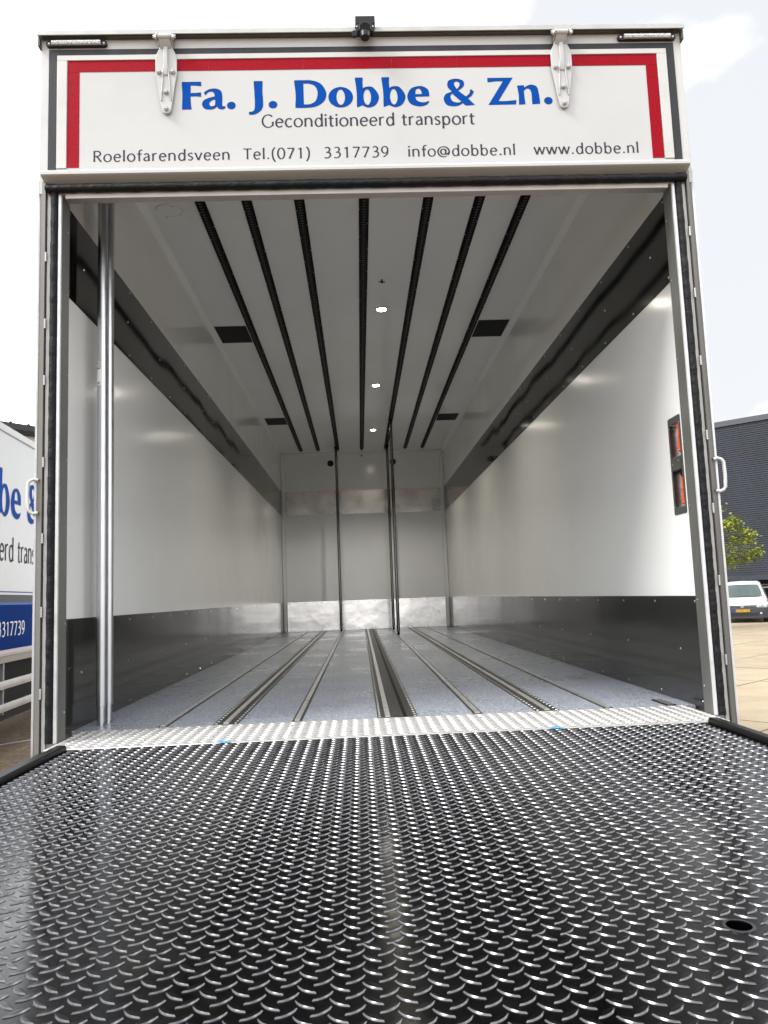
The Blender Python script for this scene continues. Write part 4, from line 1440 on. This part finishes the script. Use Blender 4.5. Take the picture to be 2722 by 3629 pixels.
# windscreen on the slope
ws = MB()
vv, ff = [], []
for i_ in range(9):
    t = -1 + 2 * i_ / 8
    bulge = .10 * t * t
    vv += [(t * .74, 1.045 + bulge, 1.125 - .03 * t * t), (t * .66, 1.36 + bulge, 1.405 - .02 * t * t), (t * .57, 1.655 + bulge, 1.660 - .02 * t * t)]
for i_ in range(8):
    for q_ in range(2):
        ff.append((3 * i_ + q_, 3 * i_ + 3 + q_, 3 * i_ + 4 + q_, 3 * i_ + 1 + q_))
ws.add(vv, ff)
wso = ws.build('windscreen', 'van_glass', body, local=True, smooth=60)
for s in (-1, 1):
    sw = MB().add([(s * .892, 1.55, 1.02), (s * .892, 2.55, 1.02), (s * .735, 2.5, 1.58), (s * .745, 1.95, 1.56)], [(0, 1, 2, 3)]).build('side_window', 'van_glass', body, local=True, smooth=0)
    hl = MB()
    hl.add([(s * .47, -.01, .668), (s * .78, .03, .675), (s * .90, .20, .79), (s * .905, .34, .87), (s * .80, .20, .885), (s * .50, .04, .775), (s * .68, -.035, .765)],
           [(0, 1, 6), (1, 2, 6), (2, 3, 6), (3, 4, 6), (4, 5, 6), (5, 0, 6)])
    hl.build('headlight', 'lamp_clear', body, local=True, smooth=60)
    fg = MB().tube([(s * .64, -.066, .42), (s * .64, -.02, .42)], .045, 16).build('fog_light', 'lamp_clear', body, local=True)
    mr = MB()
    mr.prism(rrect(s * 1.0 - .09, s * 1.0 + .09, .98, 1.19, .05, 4), 'y', 1.28, 1.38)
    mr.box(s * .86, s * .95, 1.30, 1.36, 1.02, 1.08)
    mr.build('wing_mirror', 'van_black', body, local=True, bevel=.015)
    for wy in (.82, 3.5):
        w_ = MB().tube([(s * .68, wy, .31), (s * .70, wy, .31), (s * .87, wy, .31), (s * .885, wy, .31)], [.27, .315, .315, .27], 24).build('wheel', 'tyre', van, local=True, smooth=40)
        MB().tube([(s * .886, wy, .31), (s * .87, wy, .31)], [.2, .06], 20).build('rim', 'rim', w_, local=True)
bu = MB()
bu.prism([(-.92, .42), (-.90, .16), (-.74, -.02), (-.45, -.075), (0, -.09), (.45, -.075), (.74, -.02), (.90, .16), (.92, .42), (.87, .5), (-.87, .5)], 'z', .20, .655)
bumper = bu.build('bumper', 'van_grey', van, local=True, bevel=.03)
MB().prism([(-.52, -.074), (0, -.098), (.52, -.074), (.52, .0), (-.52, .0)], 'z', .30, .44).build('lower_grille', 'van_black', bumper, local=True, smooth=0)
for s in (-1, 1):
    MB().prism([(s * .54, -.070), (s * .76, -.016), (s * .76, .06), (s * .54, .0)], 'z', .36, .485).build('fog_surround', 'van_black', bumper, local=True, smooth=0)
gr = MB().prism([(-.50, -.005), (0, -.045), (.50, -.005), (.50, .09), (-.50, .09)], 'z', .655, .760).build('grille', 'van_black', body, local=True, smooth=0)
gl_ = MB()
for zz in (.69, .72):
    gl_.prism([(-.5, -.010), (0, -.050), (.5, -.010), (.5, .06), (-.5, .06)], 'z', zz, zz + .008)
gl_.build('grille_bar', 'steel_grey', body, local=True, smooth=0)
eb = MB().ring((0, -.054, .715), (0, -1, 0), .052, .064, .012, 24).build('emblem_ring', 'rim', body, local=True)
em = MB().prism([(.053 * math.cos(t * math.pi / 12), .715 + .053 * math.sin(t * math.pi / 12)) for t in range(24)], 'y', -.060, .0).build('emblem_disc', 'steel_grey', body, local=True, smooth=0)
ev = MB()
for pts in ([(-.024, .753), (0, .722), (.024, .753)], [(-.045, .735), (-.022, .677), (0, .708), (.022, .677), (.045, .735)]):
    for a, b in zip(pts[:-1], pts[1:]):
        ev.tube([(a[0], -.063, a[1]), (b[0], -.063, b[1])], .005, 6)
ev.build('emblem', 'rim', body, local=True)
npl = MB().box(-.26, .26, -.108, -.085, .475, .585).build('number_plate', 'plate_yellow', van, local=True, smooth=0)
MB().box(-.259, -.215, -.1095, -.1082, .477, .583).build('plate_band', 'plate_blue', npl, local=True, smooth=0)
write('plate_lettering', 'van_black', npl, True, '6-VXL-46', -.195, .24, .496, .068, lambda x, z, d: (x, -.1082 - d, z), .14, .13, .08)

# ================================================================== TREE
TX, TY = 12.35, 26.0
tree = thing('street_tree', 'small yellow-green leafy tree before the dark ribbed building', 'tree', (TX, TY, GZ))
tr = MB()
tr.tube([(0, 0, 0), (.03, .02, 1.2), (-.02, .05, 2.4), (.05, 0, 3.9), (.02, .02, 5.1)], [.12, .10, .08, .05, .02], 10)
tips = []
for k in range(26):
    a = k * 2.4 + random.uniform(-.3, .3)
    z0 = 2.3 + 2.6 * k / 26
    L_ = 2.25 * (1 - .5 * (k / 26)) * random.uniform(.8, 1.15)
    rise = random.uniform(.25, .7)
    p0 = Vector((0.02, 0.02, z0))
    p1 = p0 + Vector((math.cos(a) * L_ * .5, math.sin(a) * L_ * .5, rise * L_ * .3))
    p2 = p0 + Vector((math.cos(a) * L_, math.sin(a) * L_, rise * L_ * .45 + random.uniform(-.15, .1)))
    tr.tube([p0, p1, p2], [.035, .022, .007], 6)
    tips.append((p0, p1, p2))
tr.build('trunk', 'bark', tree, local=True, smooth=50)
vv, ff = [], []
for (p0, p1, p2) in tips:
    for k in range(30):
        t = random.uniform(.22, 1.08)
        c = (p0 * (1 - t) ** 2 + p1 * 2 * t * (1 - t) + p2 * t * t) + Vector((random.gauss(0, .12), random.gauss(0, .12), random.gauss(0, .13)))
        for q_ in range(15):
            lp = c + Vector((random.gauss(0, .11), random.gauss(0, .11), random.gauss(0, .09)))
            d = Vector((random.uniform(-1, 1), random.uniform(-1, 1), random.uniform(-.6, .3))).normalized()
            w = d.orthogonal().normalized()
            w.rotate(Matrix.Rotation(random.uniform(0, 6.28), 3, d))
            L_, W_ = random.uniform(.09, .14), random.uniform(.035, .052)
            i0 = len(vv)
            vv += [lp, lp + d * L_ * .5 + w * W_, lp + d * L_, lp + d * L_ * .5 - w * W_]
            ff.append((i0, i0 + 1, i0 + 2, i0 + 3))
MB().add(vv, ff).build('crown', 'leaf', tree, local=True, smooth=0)
